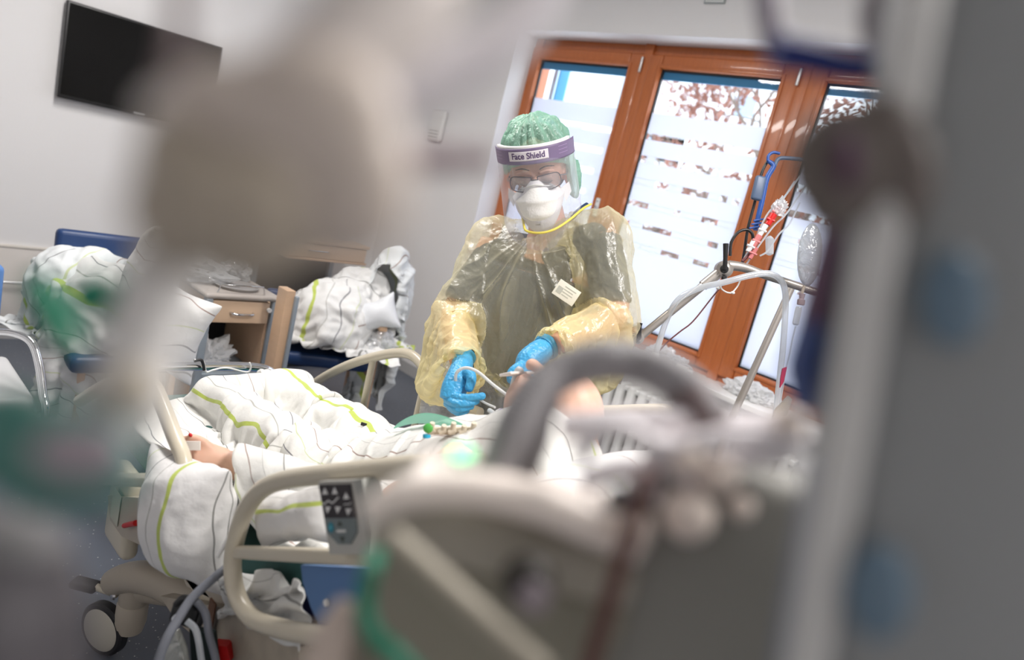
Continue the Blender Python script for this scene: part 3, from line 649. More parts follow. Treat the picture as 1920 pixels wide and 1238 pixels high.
# frames and mattress
def wedge(x0, x1, y0, y1, z0, z1, z2, z3): pass
HX, HZ, SL = 3.78, .50, math.tan(math.radians(29))
MB().box((2.86, YN+.06, HZ-.05), (HX, YF-.06, HZ), .01).build('leg_section', M_cream, bed)
d = np.array([math.cos(math.radians(29)), 0, math.sin(math.radians(29))]); nrm = np.array([-d[2], 0, d[0]])
MB().obox(np.array([HX, (YN+YF)/2, HZ-.025])+d*.5, (.5, (YF-YN)/2-.06, .02), [d, [0, 1, 0], nrm], .008).build('back_section', M_cream, bed)
M_matt = mat('dark_green_mattress_cover', (.02, .09, .08), .6); M_matt2 = mat('navy_mattress_cover', (.012, .016, .10), .6)
def slabpath(name, m, z_off0, z_off1, inset):
    prof = [(2.9, 0), (HX, 0), (HX+.95*d[0], .95*d[2])]
    V = []; F = []
    y0, y1 = YN+inset, YF-inset
    for (x, z) in prof:
        V += [(x, y0, HZ+z+z_off0), (x, y1, HZ+z+z_off0), (x, y1, HZ+z+z_off1), (x, y0, HZ+z+z_off1)]
    for i in range(2):
        for k in range(4): F.append((i*4+k, i*4+(k+1) % 4, i*4+4+(k+1) % 4, i*4+4+k))
    F += [(3, 2, 1, 0), (8, 9, 10, 11)]
    o = MB().add(V, F).build(name, m, bed); b = o.modifiers.new('b', 'BEVEL'); b.width = .015; b.segments = 3; return o
slabpath('mattress_base', M_matt2, .002, .065, .07); slabpath('mattress', M_matt, .065, .135, .065)
TX = HZ+.135
# near siderail: tilted with the back section
def rail(pxs, y, r, name, n=6): return MB().tube([onY(a, b, y) for a, b in pxs], r, seg=16, n=n).build(name, M_cream, bed)
rail([(900, 872), (830, 872), (760, 876), (650, 886), (540, 899), (492, 918), (462, 955), (444, 1005), (436, 1060), (444, 1115), (472, 1158), (530, 1180), (600, 1192), (700, 1210), (800, 1230)], YN, .0165, 'side_rail')
ra = onY(440, 1035, YN); rb = onY(720, 1048, YN); mid = (ra+rb)/2; dr_ = (rb-ra); ln = np.linalg.norm(dr_); dr_ /= ln; up_ = np.cross(np.cross(dr_, [0, 0, 1.]), dr_); up_ /= np.linalg.norm(up_); nr = np.cross(dr_, up_)
MB().obox(mid, (ln/2, .012, .009), [dr_, up_, nr], .006).build('rail_crossbar', M_cream, bed)
# blue infill panel with screw
pp = [onY(*q, YN+.012) for q in ((564, 1060), (760, 1068), (760, 1200), (600, 1178), (583, 1140), (568, 1095))]
MB().prism(pp, (0, .008, 0)).build('rail_panel', M_panel, bed)
c = onY(613, 1130, YN+.01); MB().lathe([(.006, 0), (.005, .004), (.001, .006)], c, (0, -1, 0)).build('screw', M_sill, bed)
# far siderail
yF = YF
MB().tube([on(a, b, 1, yF) for a, b in ((560, 745), (600, 712), (650, 686), (700, 670), (745, 662), (775, 668), (800, 695), (822, 722), (850, 752), (900, 775))], .0165, seg=14).build('side_rail', M_cream, bed)
MB().tube([on(a, b, 1, yF) for a, b in ((960, 770), (1050, 772), (1150, 770), (1220, 768), (1250, 770), (1262, 785), (1262, 830))], .014, seg=14).build('side_rail', M_cream, bed)
for a, b in ((700, 672), (800, 700)):
    e = on(a, b, 1, yF); MB().tube([e, e*[1, 1, 0]+[0, 0, HZ-.02]], .012).build('rail_post', M_cream, bed)
# foot-section siderail on the near side
MB().tube([onY(a, b, YN-.005) for a, b in ((150, 752), (200, 722), (255, 708), (287, 722), (306, 762), (326, 815), (344, 862), (340, 892), (300, 900), (240, 900), (170, 896))], .0165, seg=14).build('side_rail', M_cream, bed)
e0_ = onY(245, 899, YN); 
MB().obox(onY(235, 955, YN+.03), (.075, .022, .11), np.eye(3), .02).build('rail_hinge_box', M_cream, bed)
MB().prism([onY(*q, YN+.0) for q in ((202, 930), (272, 935), (300, 1010), (262, 1022), (228, 1006), (206, 975))], (0, .03, 0)).build('rail_hinge_plate', M_base, bed)
MB().box(onY(207, 968, YN-.002)-[0, .001, 0], onY(222, 932, YN-.002)+[.02, 0, .01]).build('sticker', mat('label_grey', (.5, .5, .42), .6), bed)
lv = MB().tube([onY(233, 986, YN-.01), onY(255, 981, YN-.012)], [.006, .007]).build('release_lever', mat('red_plastic', (.55, .01, .01), .35), bed, label='small red release lever')
# foot board with chrome bar and blue panel
xF = 2.86
fb = [on(a, b, 0, xF) for a, b in ((230, 700), (300, 688), (400, 687), (480, 689), (508, 698), (520, 716), (520, 760))]
MB().tube(fb, .015, seg=14).build('foot_bar', M_chrome, bed)
bp_ = [on(a, b, 0, xF+.0) for a, b in ((300, 760), (380, 735), (490, 703), (520, 712), (520, 800), (300, 860))]
MB().prism(bp_, (.018, 0, 0)).build('foot_board', mat('bright_blue_laminate', (.13, .27, .58), .35), bed)
# wire hook on the chrome bar, paper behind
hk = [on(a, b, 0, xF+.03) for a, b in ((364, 675), (380, 677), (384, 690), (388, 698), (400, 694), (425, 690), (462, 698), (470, 690), (468, 680))]
t = thing('wire_hook', 'thin bent wire hook hanging on the chrome bar of the bed foot', 'hook', hk[0]); MB().tube(hk, .003, seg=8).build('wire', M_sill, t); MB().tube([on(a, b, 0, xF+.03) for a, b in ((364, 677), (378, 676), (383, 694))], .005, seg=8).build('plastic_tip', M_dark, t)
# base with castors
ca = on(190, 1222, 2, 0)
def castor(p, sgn):
    w_ = MB().lathe([(.045, -.013), (.069, -.015), (.075, -.010), (.075, .010), (.069, .015), (.045, .013)], (p[0], p[1], .075), (-.4, .92, 0), seg=36).build('castor_wheel', M_dark, bed)
    MB().lathe([(.055, 0), (.060, .002), (.055, .006), (.02, .009)], (p[0]+.4*.013, p[1]-.92*.013, .075), (.4, -.92, 0), seg=32).build('wheel_cover', mat('beige_plastic', (.50, .47, .40), .45), w_)
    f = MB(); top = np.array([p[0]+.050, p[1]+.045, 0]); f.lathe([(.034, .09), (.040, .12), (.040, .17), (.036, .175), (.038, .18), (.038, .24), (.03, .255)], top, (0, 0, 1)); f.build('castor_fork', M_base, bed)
    a = top+[-.02, -.035, .195]; b = a+[-.045, -.04, .006]
    pd = MB().tube([a, b], [.010, .010], smooth=False).build('brake_arm', M_cream, bed)
    MB().obox(b+[-.025, -.02, -.003], (.036, .022, .011), [[.74, .67, 0], [-.67, .74, 0], [0, 0, 1]], .009).build('brake_pedal', M_dark, pd)
    MB().lathe([(.012, 0), (.010, .006), (.004, .008)], a+[0, -.01, 0], (0, -1, 0)).build('bolt', M_steel, pd)
    return top
tops = [castor(ca, 1)]
for (x, y) in ((ca[0], YF-.02), (4.75, ca[1]), (4.75, YF-.02)): tops.append(castor(np.array([x, y, 0.]), 1))
def beam(a, b, h0, h1, name, wd=.035, hh=.05):
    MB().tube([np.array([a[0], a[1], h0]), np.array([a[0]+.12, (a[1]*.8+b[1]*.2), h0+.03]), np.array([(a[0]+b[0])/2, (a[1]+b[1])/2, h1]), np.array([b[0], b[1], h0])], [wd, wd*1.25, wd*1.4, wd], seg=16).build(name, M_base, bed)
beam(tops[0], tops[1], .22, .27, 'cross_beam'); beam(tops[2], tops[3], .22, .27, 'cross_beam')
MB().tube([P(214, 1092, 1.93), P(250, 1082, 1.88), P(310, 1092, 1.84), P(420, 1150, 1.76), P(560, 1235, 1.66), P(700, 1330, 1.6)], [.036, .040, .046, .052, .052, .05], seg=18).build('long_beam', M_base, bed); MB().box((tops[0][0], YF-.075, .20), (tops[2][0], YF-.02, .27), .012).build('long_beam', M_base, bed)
for xx in (3.45, 4.35):
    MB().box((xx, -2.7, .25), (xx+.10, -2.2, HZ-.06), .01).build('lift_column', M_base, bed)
# scissor plates and actuators seen behind the siderail
MB().prism([onY(*q, YN+.06) for q in ((335, 1065), (405, 1040), (440, 1085), (480, 1190), (440, 1150), (390, 1120), (350, 1100))], (0, .02, 0)).build('linkage_plate', M_base, bed)
MB().prism([onY(*q, YN+.04) for q in ((300, 1118), (420, 1140), (560, 1215), (560, 1300), (480, 1290), (330, 1165))], (0, .03, 0)).build('motor_cover', mat('worn_beige_enamel', (.38, .33, .26), .5, var=.25, vscale=25), bed)
MB().box(onY(392, 1150, YN+.03)-[0, .004, .12], onY(404, 1150, YN+.03)+[0, 0, .02]).build('rusty_bracket', mat('rusty_steel', (.14, .07, .04), .7), bed)
MB().tube([onY(340, 1050, YN+.03), onY(372, 1080, YN+.03)], .006).build('latch', mat('rusty_steel'), bed)
# hand control panel hanging on the rail
t = thing('bed_control', 'grey bed control handset with arrow buttons clipped to the near siderail', 'control', onY(640, 1035, YN-.03))
q = [onY(*p_, YN-.035) for p_ in ((597, 904), (657, 900), (671, 1000), (672, 1036), (618, 1038))]
M_ctl = mat('light_grey_plastic', (.46, .45, .41), .45)
MB().prism([onY(*p_, YN-.034) for p_ in ((597, 903), (664, 900), (676, 960), (684, 1000), (690, 1040), (618, 1040))], (0, .028, 0)).build('handset', M_ctl, t)
MB().prism([onY(*p_, YN-.034) for p_ in ((664, 900), (679, 898), (694, 1000), (690, 1038), (684, 1000))], (0, .03, 0)).build('side_cheek', mat('mid_grey_plastic', (.36, .36, .33), .5), t)
def pt(cx_, cy_): # control crop pixels -> point on the face
    return onY(580+cx_*140/963, 880+cy_*180/1238, YN-.0362)
mbk = MB().prism([pt(120, 205), pt(525, 190), pt(600, 628), pt(190, 632)], (0, .0015, 0)).build('key_field', mat('anthracite_film', (.035, .028, .03), .5), t)
MB().prism([pt(190, 634), pt(600, 630), pt(612, 820), pt(530, 968), (pt(370, 968)), pt(225, 820)], (0, .0015, 0)).build('lower_key_field', mat('slate_film', (.17, .20, .20), .5), t)
M_wh = mat('white_print', (.75, .74, .72), .6); M_dg = mat('dark_print', (.05, .06, .05), .6)
def face(poly, m, nm): MB().prism([pt(*p_)+np.array([0, -.0004, 0]) for p_ in poly], (0, .0006, 0)).build(nm, m, t)
for cx_, cy_, s_ in ((205, 285, 1), (330, 280, 1), (478, 345, 1), (240, 525, -1), (370, 525, -1), (505, 550, -1)):
    face([(cx_-38, cy_+42*s_), (cx_+38, cy_+38*s_), (cx_-6, cy_-48*s_)], M_wh, 'arrow_button')
face([(398, 735-5), (432, 728), (388, 665), (362, 735)], M_dg, 'arrow_button'); face([(388, 872), (460, 870), (436, 955)], M_dg, 'arrow_button'); face([(355, 785), (468, 782), (472, 812), (358, 815)], M_wh, 'status_mark')
def zig(pts_, wd, nm):
    MB().tube([pt(*p_)+np.array([0, -.0005, 0]) for p_ in pts_], wd, seg=6, smooth=False).build(nm, M_wh, t)
zig([(170, 430), (190, 455), (250, 405), (300, 440), (345, 400), (380, 362)], .0011, 'bed_symbol'); zig([(445, 462), (480, 445), (505, 462), (540, 428)], .0006, 'bed_symbol')
pc_ = pt(280, 752); MB().lathe([(.0075, 0), (.007, .001)], pc_, (0, -1, 0)).build('round_button', mat('teal_button', (.02, .22, .30), .4), t)
MB().lathe([(.0035, 0), (.003, .0005)], pc_+[0, -.001, 0], (0, -1, 0)).build('round_button_ring', mat('teal_light', (.10, .40, .48), .4), t)
# ------------------------------------------------------------------ patient
M_skin = mat('patient_skin', (.70, .43, .32), .5, sss=.15, var=.08, vscale=30)
yc = -2.42
pt_ = thing('person', 'patient lying on the raised bed under the striped duvet, hand by the pillow', 'person', (3.8, yc, TX))
mb = MB(); back = lambda s_, h: np.array([HX, yc, TX])+d*s_+nrm*h
mb.tube([back(-.02, .07), back(.22, .08), back(.45, .08), back(.54, .09)], [.095, .10, .11, .08], seg=18)
for s_ in (-1, 1):
    mb.tube([(HX, yc+s_*.09, TX+.075), (3.42, yc+s_*.11, TX+.065), (3.10, yc+s_*.11, TX+.045), (3.03, yc+s_*.12, TX+.06)], [.075, .055, .042, .036], seg=12)
mb.tube([back(.50, .12)+[0, .17, 0], back(.30, .10)+[0, .24, 0], back(.05, .08)+[0, .20, 0], (3.62, yc+.14, TX+.10)], [.055, .045, .035, .028], seg=12)
hp = P(372, 852, 1.62)
mb.tube([back(.50, .12)-[0, .17, 0], back(.28, .05)-[0, .20, 0], back(.08, .04)-[0, .24, .0], P(430, 862, 1.60)], [.055, .045, .036, .027], seg=12)
mb.tube([back(.52, .11), back(.62, .12)], [.06, .055], seg=14)
# head: chin towards the foot, looking up and a little to the far side
hc = P(1030, 778, 1.49); hx = d; hz = nrm
mb.ell(hc+hx*.03, (.098, .075, .095), [hx, [0, 1, 0], hz]); mb.ell(hc-hx*.055+hz*.015, (.06, .052, .075), [hx, [0, 1, 0], hz]); mb.ell(hc-hx*.085+hz*.045, (.024, .022, .022))
mb.tube([hc-hx*.0+hz*.088, hc-hx*.03+hz*.112, hc-hx*.035+hz*.10], [.011, .014, .010]); 
for s_ in (-1, 1):
    mb.ell(hc+np.array([0, s_*.075, 0])-hz*.0, (.03, .008, .018), [hx, [0, 1, 0], hz]); mb.ell(hc+hx*.012+hz*.082+np.array([0, s_*.03, 0]), (.012, .016, .012), [hx, [0, 1, 0], hz]); mb.ell(hc+hx*.03+hz*.087+np.array([0, s_*.03, 0]), (.008, .022, .008), [hx, [0, 1, 0], hz])
for s_ in (-1, 1): mb.ell(hc-hx*.058+hz*.088+np.array([0, 0, 0])+hx*s_*.006, (.005, .022, .008), [hx, [0, 1, 0], hz])
# hand: knuckles to the left, fingers curled over the pillow edge
wr = P(425, 864, 1.60); pm = P(385, 856, 1.585)
mb.tube([wr, P(405, 859, 1.59), pm, P(362, 858, 1.575)], [.026, .028, .032, .027], seg=14)
for pts_, r_ in (([(372, 838), (350, 826), (336, 828), (330, 838)], .0105), ([(366, 848), (346, 838), (334, 842), (330, 850)], .011), ([(364, 858), (344, 852), (332, 856), (331, 864)], .011), ([(366, 868), (348, 865), (336, 869), (336, 876)], .0095), ([(395, 842), (378, 828), (362, 822), (352, 820)], .011)):
    mb.tube([P(*q_, 1.575-.004*k) for k, q_ in enumerate(pts_)], [r_*1.1, r_, r_*.95, r_*.8], seg=10)
def mb_back(): pass
body = fused('body', mb, M_skin, pt_, voxel=.005, smooth=4)
gw = MB().tube([back(.02, .075), back(.2, .085), back(.42, .088), back(.54, .09)], [.11, .115, .122, .10], seg=20); gwo = gw.build('hospital_gown', mat('pale_gown', (.68, .70, .70), .8), pt_)
tp = MB().obox(P(362, 836, 1.55), (.016, .010, .002), [CX, CY, -FW], .001).build('tape', mat('white_tape', (.75, .70, .66), .7), pt_, label='white tape over the back of the hand')
MB().ell(P(357, 816, 1.56), (.006, .004, .004)).build('pulse_sensor', mat('red_plastic'), pt_, label='red clip on the hand')
MB().obox(hc-hx*.075+hz*.098, (.018, .04, .003), [hx, [0, 1, 0], hz], .002).build('tube_tape', mat('white_tape'), pt_)
o = thing('endotracheal_tube', 'white breathing tube taped at the patient mouth', 'tube', hc-hx*.07+hz*.1)
MB().tube([hc-hx*.058+hz*.085, hc-hx*.075+hz*.105, P(944, 776, 1.62), P(918, 770, 1.72)], .006).build('tube', mat('clear_soft_plastic', (.75, .76, .76), .2, translucent=.3), o)
MB().lathe([(.008, 0), (.011, .004), (.011, .02), (.0075, .022), (.0075, .035)], P(944, 776, 1.64), P(918, 770, 1.72)-P(944, 776, 1.64)).build('connector', mat('white_soft_plastic', (.8, .8, .8), .3), o); MB().lathe([(.0114, .006), (.0114, .012)], P(944, 776, 1.64), P(918, 770, 1.72)-P(944, 776, 1.64)).build('connector_ring', mat('violet_plastic', (.15, .06, .45), .4), o)
# pillow under the patient head
np.random.seed(21); oo = pillow('pillow', back(.70, .01), [[0, 1, 0], -d, nrm], (.58, .32), L1, n=26, press=.0016); tag(oo, 'white pillow under the patient head at the top of the bed', 'pillow')
# ------------------------------------------------------------------ bedding on the bed
M_duv = linen('duvet_linen', (.84, .835, .80), 2.9, axis=1, seed=.12)
np.random.seed(11)
coll = [('box', (2.8, YN+.05, 0), (HX, YF-.04, TX)), ('half', (HX, 0, TX-.004), nrm) if False else ('cap', back(0, -.08), back(.9, -.08), .0, .0)]
def slope_collide(): pass
cols = [('cap', (3.04, yc-.12, TX+.04), (3.04, yc+.14, TX+.055), .055), ('cap', (3.42, yc-.10, TX+.065), (3.05, yc-.11, TX+.04), .062, .05), ('cap', (3.42, yc+.11, TX+.075), (3.05, yc+.12, TX+.045), .066, .055), ('cap', (HX, yc-.08, TX+.07), (3.42, yc-.10, TX+.065), .085, .065), ('cap', (HX, yc+.09, TX+.075), (3.42, yc+.11, TX+.075), .085, .07),
        ('cap', back(-.02, .07), back(.5, .08), .13, .138), ('cap', P(415, 861, 1.595), back(.28, .05)-[0, .20, 0], .036, .05)]
def bedcol():
    return [('box', (2.8, YN+.07, 0), (HX, YF-.05, TX)), ('half2', (HX, TX))]
_old = collide
def collide(V, c, mg, w3, prev):
    if c[0] == 'half2':
        pass
        m_ = (V[:, 0] > HX) & (V[:, 1] > YN+.07) & (V[:, 1] < YF-.05); h_ = TX+(V[:, 0]-HX)*SL+mg; hit = m_ & (V[:, 2] < h_); V[hit, 2] = h_[hit]
    elif c[0] == 'wallY': # keep inside the rail plane
        hit = V[:, 1] < c[1]; V[hit, 1] = c[1]
    elif c[0] == 'wallF':
        hit = V[:, 1] > c[1]; V[hit, 1] = c[1]
    else: _old(V, c, mg, w3, prev)
def fn(u, v):
    x = 3.02+u*1.30; ye = -2.865 if x > 3.57 else -2.865+.125*min(1, (3.57-x)/.05); y = ye+v*(-2.03-ye)
    z = TX+.16+max(0, x-HX)*SL+.08
    return np.array([x, y, z+.02*math.sin(13*u+3*v)+.02*math.sin(9*v+5*u)])
o = sheet('duvet', 110, 76, fn, (1.70, 1.06), M_duv, coll=bedcol()+cols+[('wallY', YN+.035), ('wallF', YF-.03)], steps=110, iters=6, g=.0011, thick=.008, bend=.05, jit=.007, sm=0, rump=.010, rs=6, rseed=3)
tag(o, 'large white striped duvet spread over the patient on the bed', 'duvet')
# pillow that hangs over the near edge by the hand
np.random.seed(31); pc = P(352, 975, 1.50); ax = UZ*.98-RH*.05; ax /= np.linalg.norm(ax); nn = -FH*.85-RH*.4; nn -= ax*(nn@ax); nn /= np.linalg.norm(nn)
M_pil = linen('pillow_linen', (.80, .79, .78), 3.2, axis=1, seed=.62)
oo = pillow('pillow', pc, [ax, np.cross(nn, ax), nn], (.27, .24), M_pil, n=34, press=.0022, steps=80, uvs=1.0, jit=.002); tag(oo, 'plump striped pillow hanging over the near bed edge under the patient hand', 'pillow')
np.random.seed(33); c2 = onY(560, 960, YN+.06); ax = d; nn = np.array([0, -1., 0])
oo = pillow('pillow', c2+[0, .0, -.01], [ax, np.cross(nn, ax), nn], (.26, .13), M_pil, n=30, press=.0020, uvs=1.3); tag(oo, 'rolled striped pillow wedged along the bed edge behind the handset', 'pillow')
heapc = onY(500, 1040, YN+.06)
def fn2(u, v): return onY(455, 985, YN+.06)+d*(u*.24)+np.array([0, (v-.5)*.06, -.02-.02*math.sin(u*9)])
np.random.seed(8)
def fn3(u, v): 
    a = onY(450, 1000+60*v, YN+.05); b = onY(600, 1000+90*v, YN+.05); return a*(1-u)+b*u+np.array([0, .02*math.sin(8*u+9*v), 0])
o = sheet('bed_sheet', 40, 24, fn3, (.36, .18), linen('sheet_linen', (.72, .72, .70), 2.2, 1, .5), coll=[('wallF', YN+.062), ('wallY', YN+.022)], steps=40, g=.0002, jit=.006, thick=.004, bend=.05)
tag(o, 'bunched white sheet hanging between the siderail bars', 'sheet')
# ================================================================== THE NURSE
NL = np.array([.925, .377, 0]); NL /= np.linalg.norm(NL); NF = np.array([.377, -.925, 0]); NF /= np.linalg.norm(NF)
C0 = P(1020, 452, 2.14)
nurse = thing('person', 'nurse in yellow gown, green cap and face shield, blue gloves holding a tube', 'person', (C0[0], C0[1], 0))
M_nskin = mat('nurse_skin', (.60, .34, .25), .5, sss=.1, var=.05, vscale=20)
M_scrub = mat('dark_blue_scrubs', (.055, .070, .10), .85, bump=.3, bscale=25)
shL, elL, wrL = P(930, 462, 2.19), P(853, 590, 2.13), P(864, 684, 1.92)
shR, elR, wrR = P(1130, 448, 2.06), P(1150, 595, 1.99), P(1040, 648, 1.88)
# head frame
up = CY*.985-CX*.15; pt_a = math.radians(24); Hz = up*math.cos(pt_a)-FW*math.sin(pt_a); Hy0 = -FW*math.cos(pt_a)-up*math.sin(pt_a); Hx0 = CX*.985+CY*.15
yw = math.radians(10); Hy = Hy0*math.cos(yw)-Hx0*math.sin(yw); Hx = Hx0*math.cos(yw)+Hy0*math.sin(yw); HA = np.array([Hx, Hy, Hz]); HC = P(1010, 327, 2.10); HS = 1.04
def H(p): return HC+(np.array(p, float)*HS)@HA
def Hs(ps): return [H(p) for p in ps]
mb = MB()
def he(c, r): mb.ell(H(c), np.array(r)*HS, HA)
he((0, -.012, .032), (.076, .097, .098)); he((0, .028, -.045), (.060, .066, .078)); he((0, .058, -.105), (.030, .030, .022)); he((0, .03, -.085), (.050, .055, .035))
mb.tube(Hs([(0, .088, .012), (0, .105, -.012), (0, .120, -.036), (0, .103, -.046)]), [.009, .010, .014, .010], seg=10)
for s_ in (-1, 1):
    he((s_*.034, .066, -.028), (.024, .024, .024)); he((s_*.079, -.006, -.012), (.009, .019, .031)); he((s_*.031, .080, .003), (.016, .013, .011)); mb.tube(Hs([(s_*.012, .093, .022), (s_*.032, .091, .028), (s_*.052, .078, .022)]), .006, seg=8)
    he((s_*.012, .108, -.042), (.008, .009, .007)); he((s_*.045, .01, -.07), (.018, .03, .03))
mb.tube(Hs([(-.022, .094, -.068), (0, .101, -.066), (.022, .094, -.068)]), .006, seg=8); mb.tube(Hs([(-.018, .092, -.078), (0, .099, -.079), (.018, .092, -.078)]), .007, seg=8)
mb.tube([H((0, -.02, -.04)), H((0, -.03, -.09)), C0+UZ*.02-NF*.02, C0-UZ*.06-NF*.02], [.058, .055, .060, .08], seg=16)
# trunk, hips, legs
Vd = -UZ
def T(l, f, z): return C0+NL*l+NF*f+UZ*z
mb.tube([shL-UZ*.01, T(0, -.03, -.06), shR-UZ*.01], [.050, .066, .050], seg=16)
for l in (-.085, 0, .085): mb.tube([T(l, -.01, -.10), T(l, .0, -.25), T(l*.85, .0, -.40), T(l, -.02, -.55)], [.095, .105, .095, .105], seg=16)
for l in (-.09, .09): mb.tube([T(l, -.02, -.55), T(l, 0, -.93+.0), (T(l, -.02, 0)[0], T(l, -.02, 0)[1], .09)], [.10, .06, .045], seg=14); mb.tube([(T(l, -.04, 0)[0], T(l, -.04, 0)[1], .05), (T(l, .14, 0)[0], T(l, .14, 0)[1], .04)], [.045, .038], seg=12)
for a, b, c in ((shL, elL, wrL), (shR, elR, wrR)): mb.tube([a, (a+b)/2, b, (b+c)/2, c], [.055, .050, .042, .040, .028], seg=14, n=3)
fused('body', mb, M_nskin, nurse, voxel=.0045, smooth=5)
# face details: brows and lashes
mb = MB()
for s_ in (-1, 1):
    mb.tube(Hs([(s_*.014, .098, .034), (s_*.032, .096, .040), (s_*.053, .082, .036)]), [.0015, .002, .001], seg=6)
mb.build('eyebrows', mat('dark_hair', (.03, .022, .018), .8, bump=.6, bscale=150), nurse)
mb = MB()
for s_ in (-1, 1): mb.tube(Hs([(s_*.018, .092, -.002), (s_*.031, .095, -.005), (s_*.045, .088, -.002)]), .0012, seg=6)
mb.build('eyelashes', mat('dark_hair'), nurse)
fused('hair', MB().ell(H((0, -.022, .050)), np.array((.080, .094, .088))*HS, HA).ell(H((0, -.05, .0)), np.array((.078, .06, .07))*HS, HA), mat('dark_hair'), nurse, voxel=.005, smooth=2)
# scrubs
mb = MB(); mb.tube([shL-UZ*.01, T(0, -.03, -.058), shR-UZ*.01], [.064, .080, .064], seg=16)
for l in (-.085, 0, .085): mb.tube([T(l, -.01, -.10), T(l, .0, -.25), T(l*.9, .0, -.40), T(l, -.02, -.60)], [.106, .118, .112, .122], seg=16)
for a, b in ((shL, elL), (shR, elR)): mb.tube([a, a+(b-a)*.5, a+(b-a)*.85], [.056, .056, .054], seg=14)
def dsp(V):
    out = V.copy()
    for i, v in enumerate(V):
        q = Vector((v[0]*9, v[1]*9, v[2]*4)); out[i] += (v-C0)*[1, 1, 0]*.06*noise.noise(q)
    return out
fused('scrub_top', mb, M_scrub, nurse, voxel=.007, smooth=4, disp=dsp)
mb = MB()
for l in (-.09, .09): mb.tube([T(l, -.02, -.52), T(l, 0, -.93), (T(l, -.02, 0)[0], T(l, -.02, 0)[1], .10)], [.125, .09, .075], seg=14)
mb.tube([T(-.06, -.02, -.55), T(.06, -.02, -.55)], .12)
fused('trousers', mb, M_scrub, nurse, voxel=.009, smooth=4)
for l in (-.09, .09): fused('shoe', MB().tube([(T(l, -.05, 0)[0], T(l, -.05, 0)[1], .055), (T(l, .15, 0)[0], T(l, .15, 0)[1], .045)], [.055, .048], seg=12), mat('white_shoe', (.7, .7, .7), .5), nurse, voxel=.006, smooth=3)
MB().tube([P(1074, 408, 2.06), P(1086, 394, 2.09), P(1100, 384, 2.13)], .007).build('scrub_collar', mat('navy_collar', (.02, .05, .12), .8), nurse)
# gown: one shell of torso and sleeves, then let it crumple over the body
def shell(mb, voxel):
    me = bpy.data.meshes.new('tmp'); V = np.vstack(mb.V); me.from_pydata(V.tolist(), [], mb.F); t = bpy.data.objects.new('tmp', me); COL.objects.link(t)
    r = t.modifiers.new('r', 'REMESH'); r.mode = 'VOXEL'; r.voxel_size = voxel; q = t.modifiers.new('s', 'SMOOTH'); q.factor = .5; q.iterations = 4
    em = t.evaluated_get(bpy.context.evaluated_depsgraph_get()).to_mesh(); V = np.array([v.co[:] for v in em.vertices]); F = [tuple(p.vertices) for p in em.polygons]
    bpy.data.objects.remove(t); return V, F
def keep_faces(V, F, ok):
    F = [f for f in F if all(ok[i] for i in f)]; used = sorted({i for f in F for i in f}); mp = {a: b for b, a in enumerate(used)}; return V[used], [tuple(mp[i] for i in f) for f in F]
mb = MB(); mb.tube([shL+UZ*.0, T(0, -.02, -.01), shR], [.072, .092, .072], seg=18)
for l in (-.09, 0, .09): mb.tube([T(l, 0, -.12), T(l, .01, -.28), T(l*1.0, .01, -.45), T(l*1.0, .0, -.62)], [.118, .135, .14, .15], seg=18)
mb.tube([shL, elL+(-CX*.012), (elL+wrL)/2-CX*.012-UZ*.008, wrL-(wrL-elL)*.12, wrL+(wrL-elL)*.13], [.070, .084, .090, .066, .042], seg=18, n=4)
mb.tube([shR, elR+CX*.012, (elR+wrR)/2, wrR-(wrR-elR)*.10, wrR+(wrR-elR)*.13], [.072, .080, .078, .060, .044], seg=18, n=4)
V, F = shell(mb, .0125)
ok = np.ones(len(V), bool)
dn = np.linalg.norm((V-(C0+UZ*.045+NF*.03))/np.array([1, 1, 1]), axis=1); ok &= dn > .074
for a, b in ((elL, wrL), (elR, wrR)):
    dd_ = (b-a)/np.linalg.norm(b-a); q = V-b; ok &= ~((q@dd_ > .014) & (np.linalg.norm(q, axis=1) < .12))
hem = (V[:, 2] < C0[2]-.44+.02*np.sin(V[:, 0]*30)); 
arm = (np.linalg.norm(V-elL, axis=1) < .10) | (np.linalg.norm(V-(elL+wrL)/2, axis=1) < .13) | (np.linalg.norm(V-(elR+wrR)/2, axis=1) < .13) | (np.linalg.norm(V-wrL, axis=1) < .10) | (np.linalg.norm(V-wrR, axis=1) < .10)
hem &= ~arm; ok &= ~hem
V, F = keep_faces(V, F, ok)
Es = {}
nbr = {}
for f in F:
    n_ = len(f)
    for k in range(n_):
        a, b = f[k], f[(k+1) % n_]; Es[(min(a, b), max(a, b))] = 1.0; nbr.setdefault(a, set()).add(b); nbr.setdefault(b, set()).add(a)
cnt = {}
for f in F:
    for k in range(len(f)): e_ = (min(f[k], f[(k+1) % len(f)]), max(f[k], f[(k+1) % len(f)])); cnt[e_] = cnt.get(e_, 0)+1
bound = sorted({i for e_, c_ in cnt.items() if c_ == 1 for i in e_})
for f in F:
    if len(f) == 4:
        for a, b in ((f[0], f[2]), (f[1], f[3])): Es[(min(a, b), max(a, b))] = .5
